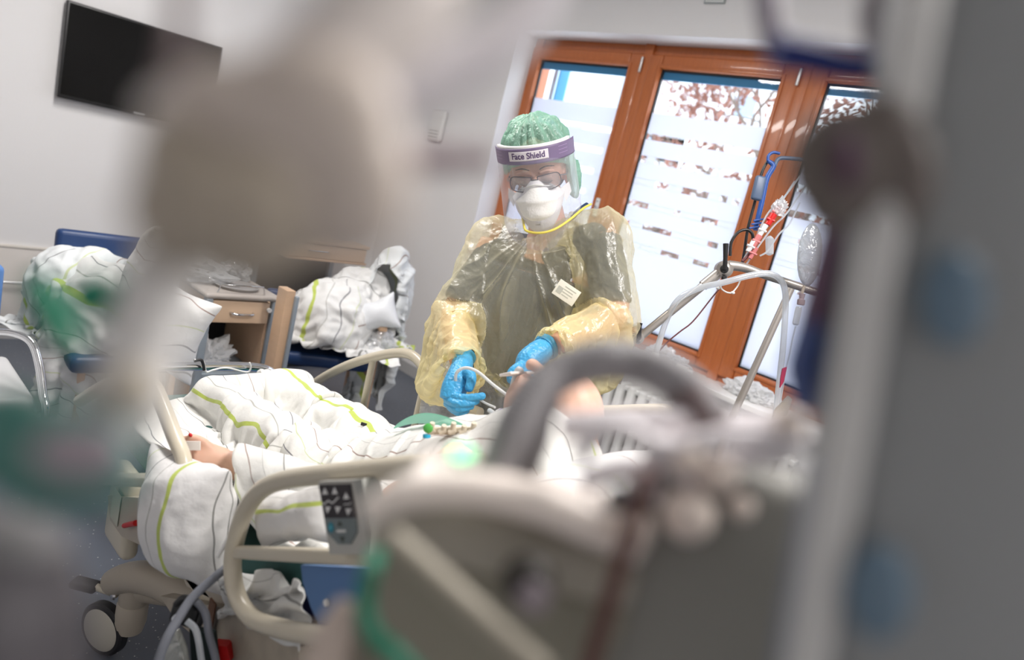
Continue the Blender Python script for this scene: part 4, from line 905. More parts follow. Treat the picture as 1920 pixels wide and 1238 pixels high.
# bend springs: opposite vertices across two hops in a straight line
for a, ns in nbr.items():
    ns = list(ns)
    for x in range(len(ns)):
        for y in range(x+1, len(ns)):
            p, q = V[ns[x]]-V[a], V[ns[y]]-V[a]
            if p@q < -.9*np.linalg.norm(p)*np.linalg.norm(q): Es.setdefault((min(ns[x], ns[y]), max(ns[x], ns[y])), .035)
E_ = np.array(list(Es.keys())); K_ = np.array(list(Es.values())); D_ = V[E_[:, 1]]-V[E_[:, 0]]; L_ = np.linalg.norm(D_, axis=1); U_ = D_/L_[:, None]
mid_ = (V[E_[:, 0]]+V[E_[:, 1]])/2
def near(p, q, m_):
    d_ = q-p; h = np.clip(((m_-p)@d_)/(d_@d_), 0, 1); return np.linalg.norm(m_-(p+h[:, None]*d_), axis=1)
dists = np.array([near(shL, elL, mid_), near(elL, wrL, mid_), near(shR, elR, mid_), near(elR, wrR, mid_), np.maximum(0, near(T(0, 0, -.1), T(0, 0, -.6), mid_)-.08)])
wh = dists.argmin(0); axes = np.array([elL-shL, wrL-elL, elR-shR, wrR-elR, UZ]); axes /= np.linalg.norm(axes, axis=1)[:, None]
al = np.abs((U_*axes[wh]).sum(1)); surplus_around = np.array([.13, .10, .13, .10, .15])[wh]; surplus_along = np.array([.05, .16, .05, .16, .02])[wh]
L_ = L_*(1+surplus_around*(1-al)+surplus_along*al)
colg = [('cap', T(l, .0, -.10), T(l, .0, -.45), .118, .118) for l in (-.08, 0, .08)]+[('cap', shL, T(0, -.02, -.05), .074, .09), ('cap', shR, T(0, -.02, -.05), .074, .09), ('cap', shL, elL, .066, .058), ('cap', elL, wrL, .048, .034), ('cap', shR, elR, .066, .058), ('cap', elR, wrR, .048, .034)]
np.random.seed(5)
V0 = V+np.random.normal(0, .003, V.shape)
for a in range(len(V)):   # broad drape to seed the long folds
    q = Vector(((V[a]@NL)*11, V[a][2]*2.2, (V[a]@NF)*9)); V0[a] += (V[a]-C0)*[1, 1, 0]*.10*noise.noise(q)
V = settle(V0, E_, L_, K_, np.array(bound[::3]), colg, 45, 5, .0005, damp=.9, margin=.004)
def refine(V, F):
    me = bpy.data.meshes.new('tmp'); me.from_pydata(V.tolist(), [], F); t = bpy.data.objects.new('tmp', me); COL.objects.link(t); q = t.modifiers.new('s', 'SUBSURF'); q.levels = 2
    em = t.evaluated_get(bpy.context.evaluated_depsgraph_get()).to_mesh(); V = np.array([v.co[:] for v in em.vertices]); N_ = np.array([v.normal[:] for v in em.vertices]); F = [tuple(p.vertices) for p in em.polygons]; bpy.data.objects.remove(t); return V, N_, F
V, N_, F = refine(V, F)
wh2 = np.array([near(shL, elL, V), near(elL, wrL, V), near(shR, elR, V), near(elR, wrR, V), np.maximum(0, near(T(0, 0, -.1), T(0, 0, -.6), V)-.08)]).argmin(0)
def creases(v, ax, k):
    a_ = v@ax; q_ = v-ax*a_*(.72 if k == 4 else .35); q_ = Vector(q_*(1.0)); w_ = Vector((noise.noise(q_*7), noise.noise(q_*7+Vector((5, 5, 5))), noise.noise(q_*7+Vector((9, 1, 4)))))*.05
    h = (1-abs(noise.noise((q_+w_)*9+Vector((k, 0, 0))))*2.2)*.013+(1-abs(noise.noise((q_+w_)*23))*2.2)*.0050+(1-abs(noise.noise((q_+w_)*52))*2)*.0018
    if k == 4:
        z_ = C0[2]+.02-v[2]; l_ = (v-C0)@NL; ph_ = math.atan2(l_+.02*noise.noise(Vector(v*6)), max(.04, z_)); w2 = noise.noise(Vector((ph_*3, v[2]*3, 2)))
        r_ = abs(math.sin(ph_*8.5+w2*2.2)); h = h*.55+((1-r_)**2.0)*.022*min(1, z_/.18)*(.5+.8*abs(w2))
    return h
V = V+N_*np.array([creases(V[i], axes[wh2[i]], wh2[i]) for i in range(len(V))])[:, None]
M_gown = film('yellow_gown_film', (.92, .86, .60), .77, gloss=.05, rough=.32, edge=.42, bump=.2, bscale=60, translucent=.45)
M_sleeve = film('yellow_sleeve_film', (.93, .84, .50), .45, gloss=.05, rough=.32, edge=.45, bump=.2, bscale=60, translucent=.45)
gn = obj('gown', V, F, [M_gown, M_sleeve], nurse)
gn.data.polygons.foreach_set('material_index', [1 if wh2[f[0]] in (1, 3) else 0 for f in F])
M_trim = mat('yellow_binding', (.80, .66, .12), .6)
MB().tube([P(978, 398, 2.06), P(982, 420, 2.03), (P(987, 433, 2.02)), P(1012, 437, 2.0), P(1040, 430, 2.0), P(1068, 412, 2.02), P(1092, 392, 2.06), P(1108, 383, 2.11)], .0035, n=4).build('neck_binding', M_trim, nurse)
# clear apron below the gown
M_apron = film('clear_apron', (.82, .84, .84), .72, gloss=.10, rough=.15, edge=.5, bump=.8, bscale=25)
np.random.seed(6)
sheet('clear_apron', 34, 30, lambda u, v: T((u-.5)*.40, .15+.012*math.sin(u*23)+.008*math.sin(v*8+u*5), -.42-v*.36), (.44, .40), M_apron, nurse, steps=12, g=.0001, fixed=np.arange(34), bend=.05)
# name badge
bc_ = P(1062, 549, 1.975); ba = CX*.83-CY*.56; bb = CX*.56+CY*.83
bd = MB().obox(bc_, (.034, .0235, .0008), [ba, bb, -FW], .0006).build('name_badge', mat('badge_card', (.72, .70, .60), .4), nurse, label='name badge showing through the gown')
MB().obox(bc_-FW*.001-ba*.02-bb*.004, (.008, .010, .0003), [ba, bb, -FW]).build('badge_photo', mat('badge_grey', (.42, .42, .36), .6), bd)
for k, wd in enumerate((.020, .016, .018, .012)): MB().obox(bc_-FW*.001+ba*(-.006+wd*.6)+bb*(.013-.008*k), (wd*.9, .0013, .0003), [ba, bb, -FW]).build('printed_line', mat('badge_grey'), bd)
# cap: pleated bouffant
def capfn():
    V = []; F = []; nu, nv = 96, 26
    for j in range(nv):
        t_ = j/(nv-1); th_ = t_*math.radians(112)
        for i in range(nu):
            ph = 2*math.pi*i/nu; fr = math.sin(ph)
            lim = th_*(1 if fr < 0 else 1-.20*fr); x = math.sin(lim)*math.cos(ph); y = math.sin(lim)*math.sin(ph); z = math.cos(lim)
            pl = .010*math.sin(t_*math.pi)**.8*(abs(math.sin(ph*11+1.3*math.sin(ph*3)+t_*2))-.4)*(0.3+t_) + .008*noise.noise(Vector((x*3, y*3, z*3)))*1.2+.002*noise.noise(Vector((x*9, y*9, z*9)))
            rr = 1+pl/.09; V.append(H((x*.099*rr, -.018+y*.112*rr, .050+z*.116*rr)))
    for j in range(nv-1):
        for i in range(nu): F.append((j*nu+i, j*nu+(i+1) % nu, (j+1)*nu+(i+1) % nu, (j+1)*nu+i))
    return V, F
V, F = capfn(); M_cap = film('green_cap_fabric', (.34, .62, .48), .42, gloss=.05, rough=.35, edge=.5, bump=.4, bscale=60, translucent=.35)
obj('cap', V, F, M_cap, nurse)
mbv, mbf = MB().ell(H((.097, -.015, -.018)), (.022, .05, .062), HA).V[0], MB().ell((0, 0, 0), (1, 1, 1)).F
mbv = np.array([v+(v-H((.097, -.015, -.018)))*.25*noise.noise(Vector(v*40)) for v in mbv]); obj('cap_tail', mbv, mbf, M_cap, nurse, label='loose gathered side of the green cap')
# face shield
def arc(R, ry, a, z, yo=.0): return H((R*math.sin(a), yo+ry*math.cos(a), z))
def strip(name, R, ry, z0, z1, a0, a1, m, par, th=.0, nv=8, flare=0, uvflip=False, lbl=None):
    V = []; F = []; nu = 48
    for j in range(nv+1):
        t_ = j/nv
        for i in range(nu+1):
            a = math.radians(a0+(a1-a0)*i/nu); V.append(arc(R+flare*t_*.4, ry+flare*t_, a, z0+(z1-z0)*t_, 0.0))
    for j in range(nv):
        for i in range(nu): F.append((j*(nu+1)+i, j*(nu+1)+i+1, (j+1)*(nu+1)+i+1, (j+1)*(nu+1)+i))
    o = obj(name, V, F, m, par, label=lbl)
    if th: q = o.modifiers.new('t', 'SOLIDIFY'); q.thickness = th; q.offset = 0
    return o
fs = strip('face_shield', .108, .128, .098, -.185, -82, 82, film('clear_visor', (.88, .88, .97), .86, gloss=.05, rough=.05, edge=.45, translucent=.5), nurse, nv=14, flare=.022, lbl='clear curved visor')
MB().tube([H(((.108+.0088)*math.sin(math.radians(a_)), (.128+.022)*math.cos(math.radians(a_)), -.185)) for a_ in range(-82, 83, 4)], .0009, seg=6, n=1).build('visor_rim', film('visor_edge', (.85, .87, .9), .4, gloss=.2), fs)
M_vio = mat('violet_band', (.18, .135, .24), .5)
strip('headband', .1095, .1295, .098, .056, -82, 82, M_vio, fs, th=.0015, lbl='violet printed band')
strip('foam_pad', .102, .121, .104, .058, -70, 70, mat('white_foam', (.80, .78, .76), .9), fs, th=.009)
strip('label_plate', .1105, .1305, .091, .066, -34, 24, mat('pale_label', (.72, .68, .72), .6), fs, th=.0005)
tv, tf = text_mesh('Face Shield', .0225, .0003)
ac = math.radians(-5)
tv2 = []
for x, y, z in tv:
    a = ac+x/.119; p_ = H((.1112*math.sin(a), .1312*math.cos(a), .0785+y)); n__ = H((.1122*math.sin(a), .1322*math.cos(a), .0785+y)); tv2.append(p_+(n__-p_)*(z/.0003*.2))
obj('lettering', tv2, tf, mat('violet_ink', (.10, .06, .16), .6), fs, smooth=False)
for k in range(3): 
    for a_ in (-66, 40): strip('printed_line', .1108, .1308, .090-.009*k, .0885-.009*k, a_, a_+17, mat('violet_light', (.33, .24, .42), .6), fs, nv=1)
# glasses
M_frame = mat('dark_glasses_frame', (.03, .025, .03), .3)
gl = None
for s_ in (-1, 1):
    c = [(s_*.008, .124, .020), (s_*.036, .121, .024), (s_*.064, .106, .021), (s_*.067, .104, -.008), (s_*.040, .119, -.017), (s_*.013, .123, -.012), (s_*.008, .124, .020)]
    if gl is None: gl = MB().tube(Hs([(-.009, .124, .012), (0, .128, .014), (.009, .124, .012)]), .0014).build('glasses', M_frame, nurse, label='dark thin framed glasses')
    MB().tube(Hs(c), .0016, seg=8, n=5).build('rim', M_frame, gl); MB().prism([H(p_) for p_ in c[:-1]], Hy*.0008).build('lens', film('tinted_lens', (.40, .42, .42), .84, gloss=.08, rough=.05, edge=.2), gl)
    MB().tube(Hs([(s_*.066, .103, .014), (s_*.082, .06, .006), (s_*.084, .0, .004)]), .0018, seg=8).build('temple', M_frame, gl)
# respirator
def maskgrid():
    cv = [(0, .124, .004), (.10, .136, -.014), (.28, .150, -.034), (.34, .153, -.040), (.42, .150, -.052), (.60, .150, -.078), (.66, .148, -.086), (.74, .142, -.094), (.9, .122, -.124), (1, .098, -.140)]
    sd = [(0, .040, -.012, .085), (.20, .058, -.028, .066), (.36, .072, -.040, .050), (.66, .064, -.066, .056), (.85, .052, -.095, .064), (1, .032, -.128, .072)]
    nu, nv = 41, 40; V = []; F = []
    for j in range(nv):
        v = j/(nv-1); yc_ = np.interp(v, [c[0] for c in cv], [c[1] for c in cv]); zc_ = np.interp(v, [c[0] for c in cv], [c[2] for c in cv])
        xs = np.interp(v, [c[0] for c in sd], [c[1] for c in sd]); zs = np.interp(v, [c[0] for c in sd], [c[2] for c in sd]); ys = np.interp(v, [c[0] for c in sd], [c[3] for c in sd])
        for i in range(nu):
            u = -1+2*i/(nu-1); au = abs(u); x = xs*math.sin(u*math.pi/2*.98); y = ys+(yc_-ys)*(1-au**2.1); z = zc_+(zs-zc_)*au**1.6
            if v < .3: z += .010*math.cos(u*math.pi*1.5)*(1-v/.3)*(au < .66)
            y += .0015*noise.noise(Vector((x*60, z*60, 1))); V.append(H((x, y, z)))
    for j in range(nv-1):
        for i in range(nu-1): F.append((j*nu+i, j*nu+i+1, (j+1)*nu+i+1, (j+1)*nu+i))
    return V, F
V, F = maskgrid(); M_mask = mat('white_respirator', (.80, .79, .77), .8, bump=.15, bscale=200)
mk = obj('respirator', V, F, M_mask, nurse); q = mk.modifiers.new('t', 'SOLIDIFY'); q.thickness = .002
for s_ in (-1, 1): MB().prism([H(p_) for p_ in ((s_*.062, .068, -.030), (s_*.086, .040, -.020), (s_*.090, .036, -.048), (s_*.074, .058, -.070))], Hy*.003).build('side_flap', M_mask, mk)
MB().tube(Hs([(-.045, .108, -.012), (-.02, .133, -.002), (0, .140, .003), (.02, .133, -.002), (.045, .108, -.012)]), .0022, seg=8).build('nose_clip', mat('clip_grey', (.62, .62, .60), .5), mk)
tv, tf = text_mesh('3M', .012, .0003); mo = H((-.004, .1405, -.1055)); obj('printed_mark', [mo+Hx*x+(Hz*.72+Hy*.60)*y+Hy*(.003+z) for x, y, z in tv], tf, mat('print_grey', (.45, .45, .44), .7), mk, smooth=False)
# gloves
M_glove = mat('blue_nitrile', (.055, .33, .60), .38, bump=.25, bscale=90)
def hand(name, root, palm, fingers, cuff, lbl):
    mb = MB(); mb.tube([P(*p_) for p_ in root], [r_ for r_ in palm], seg=16, n=4)
    for pts_, r_ in fingers: mb.tube([P(*p_) for p_ in pts_], [r_*k for k in np.linspace(1.12, .88, len(pts_))], seg=12, n=5); mb.ell(P(*pts_[-1]), (r_*.9,)*3, seg=10, ring=8)
    def crease(V):
        out = V.copy()
        for i, v in enumerate(V): out[i] += CY*.0012*noise.noise(Vector(v*180))-FW*.0012*noise.noise(Vector(v*150)+Vector((3, 3, 3)))
        return out
    g = fused(name, mb, M_glove, nurse, voxel=.0015, smooth=3, disp=crease, label=lbl)
    c, ax, R = cuff; ax = np.array(ax)/np.linalg.norm(ax)
    MB().lathe([(R*.98, -.012), (R*1.04, -.006), (R*1.06, 0), (R*1.10, .002), (R*1.10, .005), (R*1.02, .006), (R*.9, .004)], c, ax, seg=32).build('rolled_cuff', M_glove, g)
D1 = 1.84
hand('glove', [(869, 668, 1.945), (866, 688, 1.90), (860, 704, 1.87), (852, 728, 1.845), (846, 750, 1.835)], [.029, .029, .031, .034, .031],
     [([(868, 706, 1.86), (880, 700, 1.835), (884, 712, 1.82), (880, 727, 1.815)], .0135), ([(842, 740, 1.83), (862, 746, 1.80), (884, 746, 1.79), (904, 743, 1.79)], .0108), ([(838, 748, 1.83), (856, 757, 1.795), (876, 757, 1.79), (893, 752, 1.80)], .0108), ([(838, 756, 1.835), (854, 766, 1.80), (870, 766, 1.795), (883, 762, 1.805)], .0102), ([(843, 763, 1.84), (856, 773, 1.81), (868, 773, 1.805), (875, 770, 1.815)], .0088)],
     (P(869, 670, 1.94), P(866, 690, 1.90)-P(856, 715, 1.86), .031), 'blue glove with fingers curled round the tube')
hand('glove', [(1024, 652, 1.90), (1010, 662, 1.87), (992, 678, 1.85), (988, 694, 1.84)], [.030, .034, .035, .030],
     [([(984, 684, 1.83), (970, 690, 1.81), (959, 700, 1.805), (958, 712, 1.81)], .0125), ([(990, 692, 1.83), (978, 704, 1.805), (968, 720, 1.80), (964, 738, 1.805)], .0108), ([(1000, 698, 1.835), (991, 716, 1.81), (982, 734, 1.80), (977, 752, 1.805)], .0108), ([(1010, 700, 1.84), (1004, 720, 1.82), (996, 740, 1.81), (990, 757, 1.81)], .0102), ([(1018, 700, 1.85), (1016, 718, 1.83), (1010, 738, 1.82), (1004, 752, 1.82)], .009)],
     (P(1024, 651, 1.895), P(1024, 652, 1.90)-P(1000, 670, 1.86), .034), 'blue glove pointing down with thumb against fingers')
# ================================================================== SMALL THINGS ROUND THE BED HEAD
M_armst = mat('matt_aluminium', (.40, .37, .34), .35, .7)
M_blk = mat('black_plastic'); M_clr = film('clear_tubing', (.82, .86, .90), .45, gloss=.12, rough=.08, edge=.5, translucent=.6)
M_blueb = mat('blue_bracket', (.02, .08, .32), .4); M_pink = mat('pink_stopcock', (.75, .25, .25), .4, translucent=.3); M_red = mat('red_plastic')
t = thing('support_arm', 'jointed metal support arm with black clamp levers reaching over the bed head', 'arm', P(1165, 720, 2.02))
MB().tube([P(1160, 720, 2.02), P(1186, 645, 2.02)], .006, seg=12).build('lower_rod', M_armst, t)
MB().tube([P(1190, 640, 2.02), P(1350, 510, 2.02)], [.0115, .0115], seg=16).build('arm_tube', M_armst, t)
MB().tube([P(1318, 536, 2.02), P(1346, 513, 2.02)], .0150, seg=16).build('end_sleeve', M_armst, t)
MB().tube([P(1366, 498, 2.02), P(1395, 502, 2.02), P(1440, 518, 2.02), P(1530, 548, 2.02)], [.015, .013, .0115, .0115], seg=16).build('arm_tube', M_armst, t)
for (x, y), R in (((1357, 505), .024), ((1196, 634), .016)):
    j = MB().lathe([(R*.8, -.018), (R, -.014), (R, .012), (R*.75, .016), (R*.5, .020)], P(x, y, 2.02), -FW, seg=28).build('clamp_joint', M_armst, t)
    MB().lathe([(R*.45, .0), (R*.5, .006), (R*.3, .010)], P(x, y, 1.998), -FW).build('lever_hub', M_blk, j)
    MB().tube([P(x+2, y, 1.985), P(x+3, y-20, 1.98), P(x+4, y-48 if R > .02 else y-28, 1.98)], [.0075, .006, .008], seg=10).build('lever', M_blk, j)
    MB().lathe([(R*.35, .0), (R*.2, .008)], P(x+1, y+16 if R > .02 else y+8, 2.0), -FW).build('stud', M_blk, j)
t = thing('drip_pole', 'slim slanted metal pole standing in front of the right window', 'pole', P(1365, 800, 2.2))
MB().tube([P(1486, 535, 2.25), P(1365, 800, 2.25)], .0115, seg=16).build('pole', M_armst, t)
pb = P(1365, 800, 2.25); MB().tube([pb, (pb[0], pb[1], .0)], .013).build('pole_socket', M_base, t)
o = MB().tube([P(x, y, dd_) for x, y, dd_ in ((1222, 690, 2.02), (1232, 655, 2.02), (1250, 600, 2.02), (1272, 562, 2.0), (1310, 541, 1.99), (1360, 529, 1.98), (1405, 517, 1.98), (1442, 513, 1.98), (1465, 527, 1.98), (1473, 560, 1.98), (1469, 640, 1.98), (1462, 710, 1.98), (1452, 800, 1.98))], .0085, seg=14, n=6).build('breathing_tube', M_clr)
tag(o, 'clear breathing tube looping over the jointed support arm by the window', 'tube')
o = MB().lathe([(.012, 0), (.024, .008), (.026, .03), (.012, .05), (.010, .06)], P(1218, 700, 2.02), P(1228, 668, 2.02)-P(1218, 700, 2.02), seg=20).build('filter', M_paperw); tag(o, 'round white filter at the lower end of the clear breathing tube', 'filter')
o = MB().tube([P(x, y, 2.04) for x, y in ((1362, 528), (1340, 552), (1300, 602), (1275, 622), (1250, 643), (1228, 668))], .0022, seg=8).build('sensor_cable', mat('dark_red_cable', (.12, .03, .03), .5)); tag(o, 'thin dark red cable hanging from the support arm joint', 'cable')
t = thing('tube_clip', 'thin white hook clip with round end pegs under the arm joint', 'clip', P(1360, 550, 2.0))
MB().tube([P(x, y, 2.0) for x, y in ((1352, 525), (1352, 540), (1362, 548), (1374, 550))], .0022).build('wire', M_sill, t); MB().tube([P(x, y, 2.0) for x, y in ((1390, 520), (1384, 535), (1374, 548))], .0022).build('wire', M_sill, t)
for x, y in ((1346, 540), (1374, 549)): MB().ell(P(x, y, 2.0), (.006, .006, .0045)).build('peg', M_sill, t)
# blue bracket with black lead
t = thing('lead_bracket', 'blue plastic hook bracket with black leads hanging before the middle window', 'bracket', P(1410, 440, 2.15))
MB().tube([P(x, y, 2.15) for x, y in ((1440, 302), (1441, 292), (1450, 286), (1462, 288))], .0045).build('hook', M_blueb, t)
MB().tube([P(x, y, 2.15) for x, y in ((1452, 312), (1460, 298), (1480, 297), (1512, 300))], .006).build('hook_arm', mat('slate_blue_plastic', (.08, .12, .2), .4), t)
MB().tube([P(x, y, 2.15) for x, y in ((1440, 302), (1450, 312), (1438, 335), (1428, 380), (1416, 432))], [.006, .008, .008, .008, .007]).build('bracket_spine', M_blueb, t)
MB().obox(P(1422, 353, 2.13), (.016, .037, .010), [CX*.97-CY*.22, CY*.97+CX*.22, -FW], .007).build('bracket_body', mat('slate_blue_plastic'), t)
for k in range(3): MB().tube([P(1405+k*4, 428-k*7, 2.14), P(1424+k*4, 425-k*7, 2.14)], .003).build('cross_strap', M_blueb, t)
MB().tube([P(x, y, 2.16) for x, y in ((1441, 300), (1428, 325), (1415, 380), (1402, 430), (1396, 470), (1391, 500))], .0045).build('black_lead', M_blk, t)
MB().tube([P(x, y, 2.12) for x, y in ((1369, 480), (1371, 455), (1384, 436), (1400, 431), (1410, 438), (1412, 450))], .0045).build('black_lead', M_blk, t)
# infusion lines with stopcocks
t = thing('infusion_line', 'bundle of clear infusion lines with pink and red stopcocks by the window post', 'line', P(1395, 500, 2.1))
for pts_ in (((1500, 330), (1470, 370), (1440, 400), (1415, 450), (1392, 490)), ((1510, 350), (1475, 400), (1450, 425), (1420, 465), (1398, 498)), ((1490, 340), (1455, 395), (1428, 440), (1405, 470)), ((1500, 380), (1480, 420), (1460, 440), (1440, 470), (1425, 480))):
    MB().tube([P(x, y, 2.1) for x, y in pts_], .0026, seg=8).build('tube', M_clr, t)
for x, y, m_, r_ in ((1445, 412, M_red, .009), (1430, 432, M_paperw, .007), (1418, 452, M_pink, .008), (1408, 462, M_paperw, .007), (1412, 475, M_pink, .006), (1455, 398, M_pink, .007)):
    MB().tube([P(x-6, y+10, 2.09), P(x+6, y-10, 2.09)], [r_, r_*1.2], seg=12).tube([P(x-7, y-3, 2.085), P(x+7, y+3, 2.085)], r_*.5, seg=8).build('stopcock', m_, t)
crumple('tape_flag', P(1462, 385, 2.09)-[0, 0, .03], (.02, .02, .035), M_bag, 'small clear tape flag wrapped on the infusion lines', 'tape', seed=12)
MB().tube([P(1392, 490, 2.1), P(1412, 470, 2.1)], .005, seg=10).build('dark_blood_line', mat('dark_red_cable'), t)
MB().lathe([(.004, -.03), (.011, -.026), (.012, .02), (.004, .028)], P(1443, 460, 2.14), CY).build('drip_chamber', M_clr, t)
# infusion bag
t = thing('infusion_bag', 'grey clear infusion bag with drip chamber hanging at the right window', 'bag', P(1515, 540, 1.9))
bm_ = MB().ell(P(1518, 478, 1.9), (.032, .085, .018), [CX*.99-CY*.1, CY*.99+CX*.1, -FW]).build('bag', film('infusion_plastic', (.62, .66, .70), .35, gloss=.1, rough=.15, edge=.5, bump=.5), t)
MB().tube([P(1508, 536, 1.9), P(1503, 552, 1.9)], .004).build('port', M_base, t); MB().lathe([(.009, 0), (.010, .004), (.010, .014), (.006, .016), (.008, .03)], P(1501, 572, 1.9), CY*.98+CX*.15).build('spike', mat('mauve_grey', (.35, .28, .30), .4), t)
MB().lathe([(.005, 0), (.0085, .004), (.0085, .045), (.007, .05)], P(1491, 610, 1.9), CY*.97+CX*.2).build('drip_chamber', M_clr, t)
MB().tube([P(x, y, 1.9) for x, y in ((1492, 612), (1486, 635), (1480, 665), (1474, 690), (1462, 760), (1456, 800))], .0022, seg=8).build('line', M_clr, t)
MB().prism([P(*q_, 1.9) for q_ in ((1466, 691), (1474, 688), (1468, 716), (1461, 727), (1463, 706))], -FW*.006).build('roller_clamp', mat('crimson_plastic', (.45, .01, .05), .35), t, label='dark red roller clamp')
MB().prism([P(*q_, 1.86) for q_ in ((1476, 742), (1482, 748), (1474, 774), (1456, 800), (1443, 795), (1452, 768))], -FW*.012).build('line_holder', mat('tan_plastic', (.30, .26, .2), .5), t)
# things on the window board
zs = OZ0+.031
def sill(px, py): return on(px, py, 2, zs)
for (px, py), r_, sd_, lab in (((1248, 672), (.10, .06, .06), 31, 'crumpled clear packaging on the window board left of the small bottle'), ((1275, 684), (.07, .05, .04), 32, 'flat torn wrapper on the window board behind the small bottle'), ((1395, 735), (.10, .06, .06), 33, 'white opened packaging on the window board behind the slim pole'), ((1432, 748), (.09, .06, .05), 34, 'crumpled white wrapper on the window board under the infusion bag')):
    c = sill(px, py+8); c[1] = min(c[1], WY+.08); crumple('wrapper', c, r_, M_bag if sd_ < 33 else M_paperw, lab, 'wrapper', seed=sd_)
c = sill(1300, 700); c[1] = WY+.02; tag(MB().tube([c+[-.04, 0, .02], c+[.02, .01, .02]], .019, seg=20).tube([c+[.02, .01, .02], c+[.05, .015, .02]], .010).build('bottle', M_sill), 'small white bottle lying on the window board', 'bottle')
# airway tray on the duvet
t = thing('oxygen_mask', 'pale green curved plastic mask edge lying on the duvet', 'mask', P(820, 800, 1.67))
M_gmask = film('green_soft_plastic', (.30, .68, .52), .25, gloss=.1, rough=.2, edge=.4)
V = []; F = []
for j in range(6):
    for i in range(25):
        u = i/24; x = 738+163*u; y = 802-26*math.sin(math.pi*min(1, u*1.15)**.8)+ j*3.4*(math.sin(math.pi*u)**.6+.15)+(4 if u > .9 else 0)
        V.append(P(x, y, 1.64-.0013*(x-738)-.004*j))
for j in range(5):
    for i in range(24): F.append((j*25+i, j*25+i+1, (j+1)*25+i+1, (j+1)*25+i))
obj('mask_shell', V, F, M_gmask, t); MB().tube([P(740+163*u_, 803-27*math.sin(math.pi*min(1, u_*1.15)**.8)*1.0, 1.64-.0013*163*u_) for u_ in np.linspace(0, 1, 12)], .0016, seg=8, n=2).build('mask_rim', M_gmask, t)
t = thing('stopcock_manifold', 'row of cream stopcocks with green and blue knobs lying on the duvet', 'manifold', P(840, 812, 1.445))
M_crm = mat('cream_plastic', (.62, .56, .44), .4)
MB().obox(P(852, 808, 1.445), (.055, .008, .006), [CX, CY, -FW], .003).build('bar', M_crm, t)
for k, x in enumerate((808, 830, 848, 868, 886)):
    MB().tube([P(x, 812, 1.44), P(x+3, 793+(k % 2)*5, 1.43)], [.007, .005], seg=12).tube([P(x-6, 812, 1.435), P(x+6, 806, 1.435)], .006, seg=10).build('valve', M_crm, t)
MB().lathe([(.009, 0), (.010, .003), (.006, .006)], P(803, 803, 1.43), -FW).build('knob', mat('green_knob', (.08, .42, .08), .4), t, label='bright green knob'); MB().lathe([(.004, 0), (.008, .001), (.008, .008)], P(800, 822, 1.435), CY).build('knob', mat('cyan_knob', (.02, .40, .65), .4), t, label='blue knob')
# tubes held by the nurse
o = MB().tube([P(x, y, dd_) for x, y, dd_ in ((868, 742, 1.86), (856, 722, 1.83), (856, 700, 1.81), (872, 690, 1.80), (895, 697, 1.79), (925, 722, 1.78), (960, 748, 1.76), (1010, 785, 1.70))], .0042, seg=12).build('suction_tube', mat('clear_soft_plastic')); tag(o, 'clear suction tube looped over the nurse\'s gloved thumb', 'tube')
o = MB().tube([P(897, 748, 1.80), P(912, 757, 1.78), P(928, 764, 1.75)], .003, seg=10).build('catheter', mat('clear_soft_plastic')); tag(o, 'thin catheter between gloved fingers and breathing tube', 'catheter')
o = MB().obox(P(682, 796, 1.912), (.008, .0045, .002), [CX*.95-CY*.3, CY*.95+CX*.3, -FW], .001).build('clip', M_dark); tag(o, 'tiny dark clip lying on the middle of the duvet', 'clip')
M_bagf = film('duvet_film', (.86, .88, .9), .80, gloss=.2, rough=.1, edge=.3, bump=.6, bscale=30)
# lower left: drainage bags and hoses hanging below the bed
M_hose = mat('grey_drain_hose', (.17, .18, .21), .4)
yb_ = YN+.0
o = MB().tube([P(x, y, dd_) for x, y, dd_ in ((425, 1065, 1.36), (400, 1085, 1.34), (360, 1122, 1.32), (335, 1160, 1.30), (312, 1200, 1.28), (295, 1250, 1.27), (290, 1300, 1.27))], .0085, seg=14).build('drain_hose', M_hose); tag(o, 'grey drain hose curving down from the bed beside the castor', 'hose')
t = thing('drainage_bag', 'clear urine drainage bag hanging under the near bed edge', 'bag', P(330, 1240, 1.34))
MB().prism([P(*q_, 1.34) for q_ in ((318, 1180), (338, 1180), (352, 1215), (362, 1300), (300, 1300), (308, 1215))], -FW*.02).build('bag', film('drain_bag_film', (.55, .56, .52), .45, gloss=.2, rough=.1, edge=.4, bump=.8), t)
MB().tube([P(x, y, 1.33) for x, y in ((350, 1165), (365, 1178), (372, 1200), (378, 1240), (388, 1300))], .006).build('outlet_tube', M_clr, t); MB().tube([P(x, y, 1.33) for x, y in ((368, 1128), (385, 1150), (392, 1190), (405, 1240), (412, 1300))], .007).build('inlet_tube', mat('grey_drain_hose'), t)
MB().lathe([(.006, 0), (.009, .004), (.009, .012)], P(336, 1158, 1.32), -FW).build('cap', M_clr, t)
t = thing('hose_holder', 'black holder clip gathering the hoses under the bed frame', 'holder', P(345, 1150, 1.36))
MB().obox(P(350, 1150, 1.37), (.028, .022, .015), [CX*.95-CY*.3, CY*.95+CX*.3, -FW], .01).build('clip_body', M_blk, t); MB().tube([P(x, y, 1.36) for x, y in ((330, 1135), (345, 1122), (370, 1130), (380, 1150), (370, 1175))], .007).build('clip_arm', M_blk, t)
MB().prism([P(*q_, 1.37) for q_ in ((355, 1180), (398, 1190), (410, 1300), (362, 1300))], FW*.02).build('dark_pouch', mat('black_green_cloth', (.01, .02, .02), .8), t)
o = MB().prism([P(*q_, 1.40) for q_ in ((398, 1210), (425, 1213), (432, 1240), (400, 1245))], FW*.03).build('red_case', M_red); tag(o, 'red plastic piece under the bed beside the drainage bag', 'part')
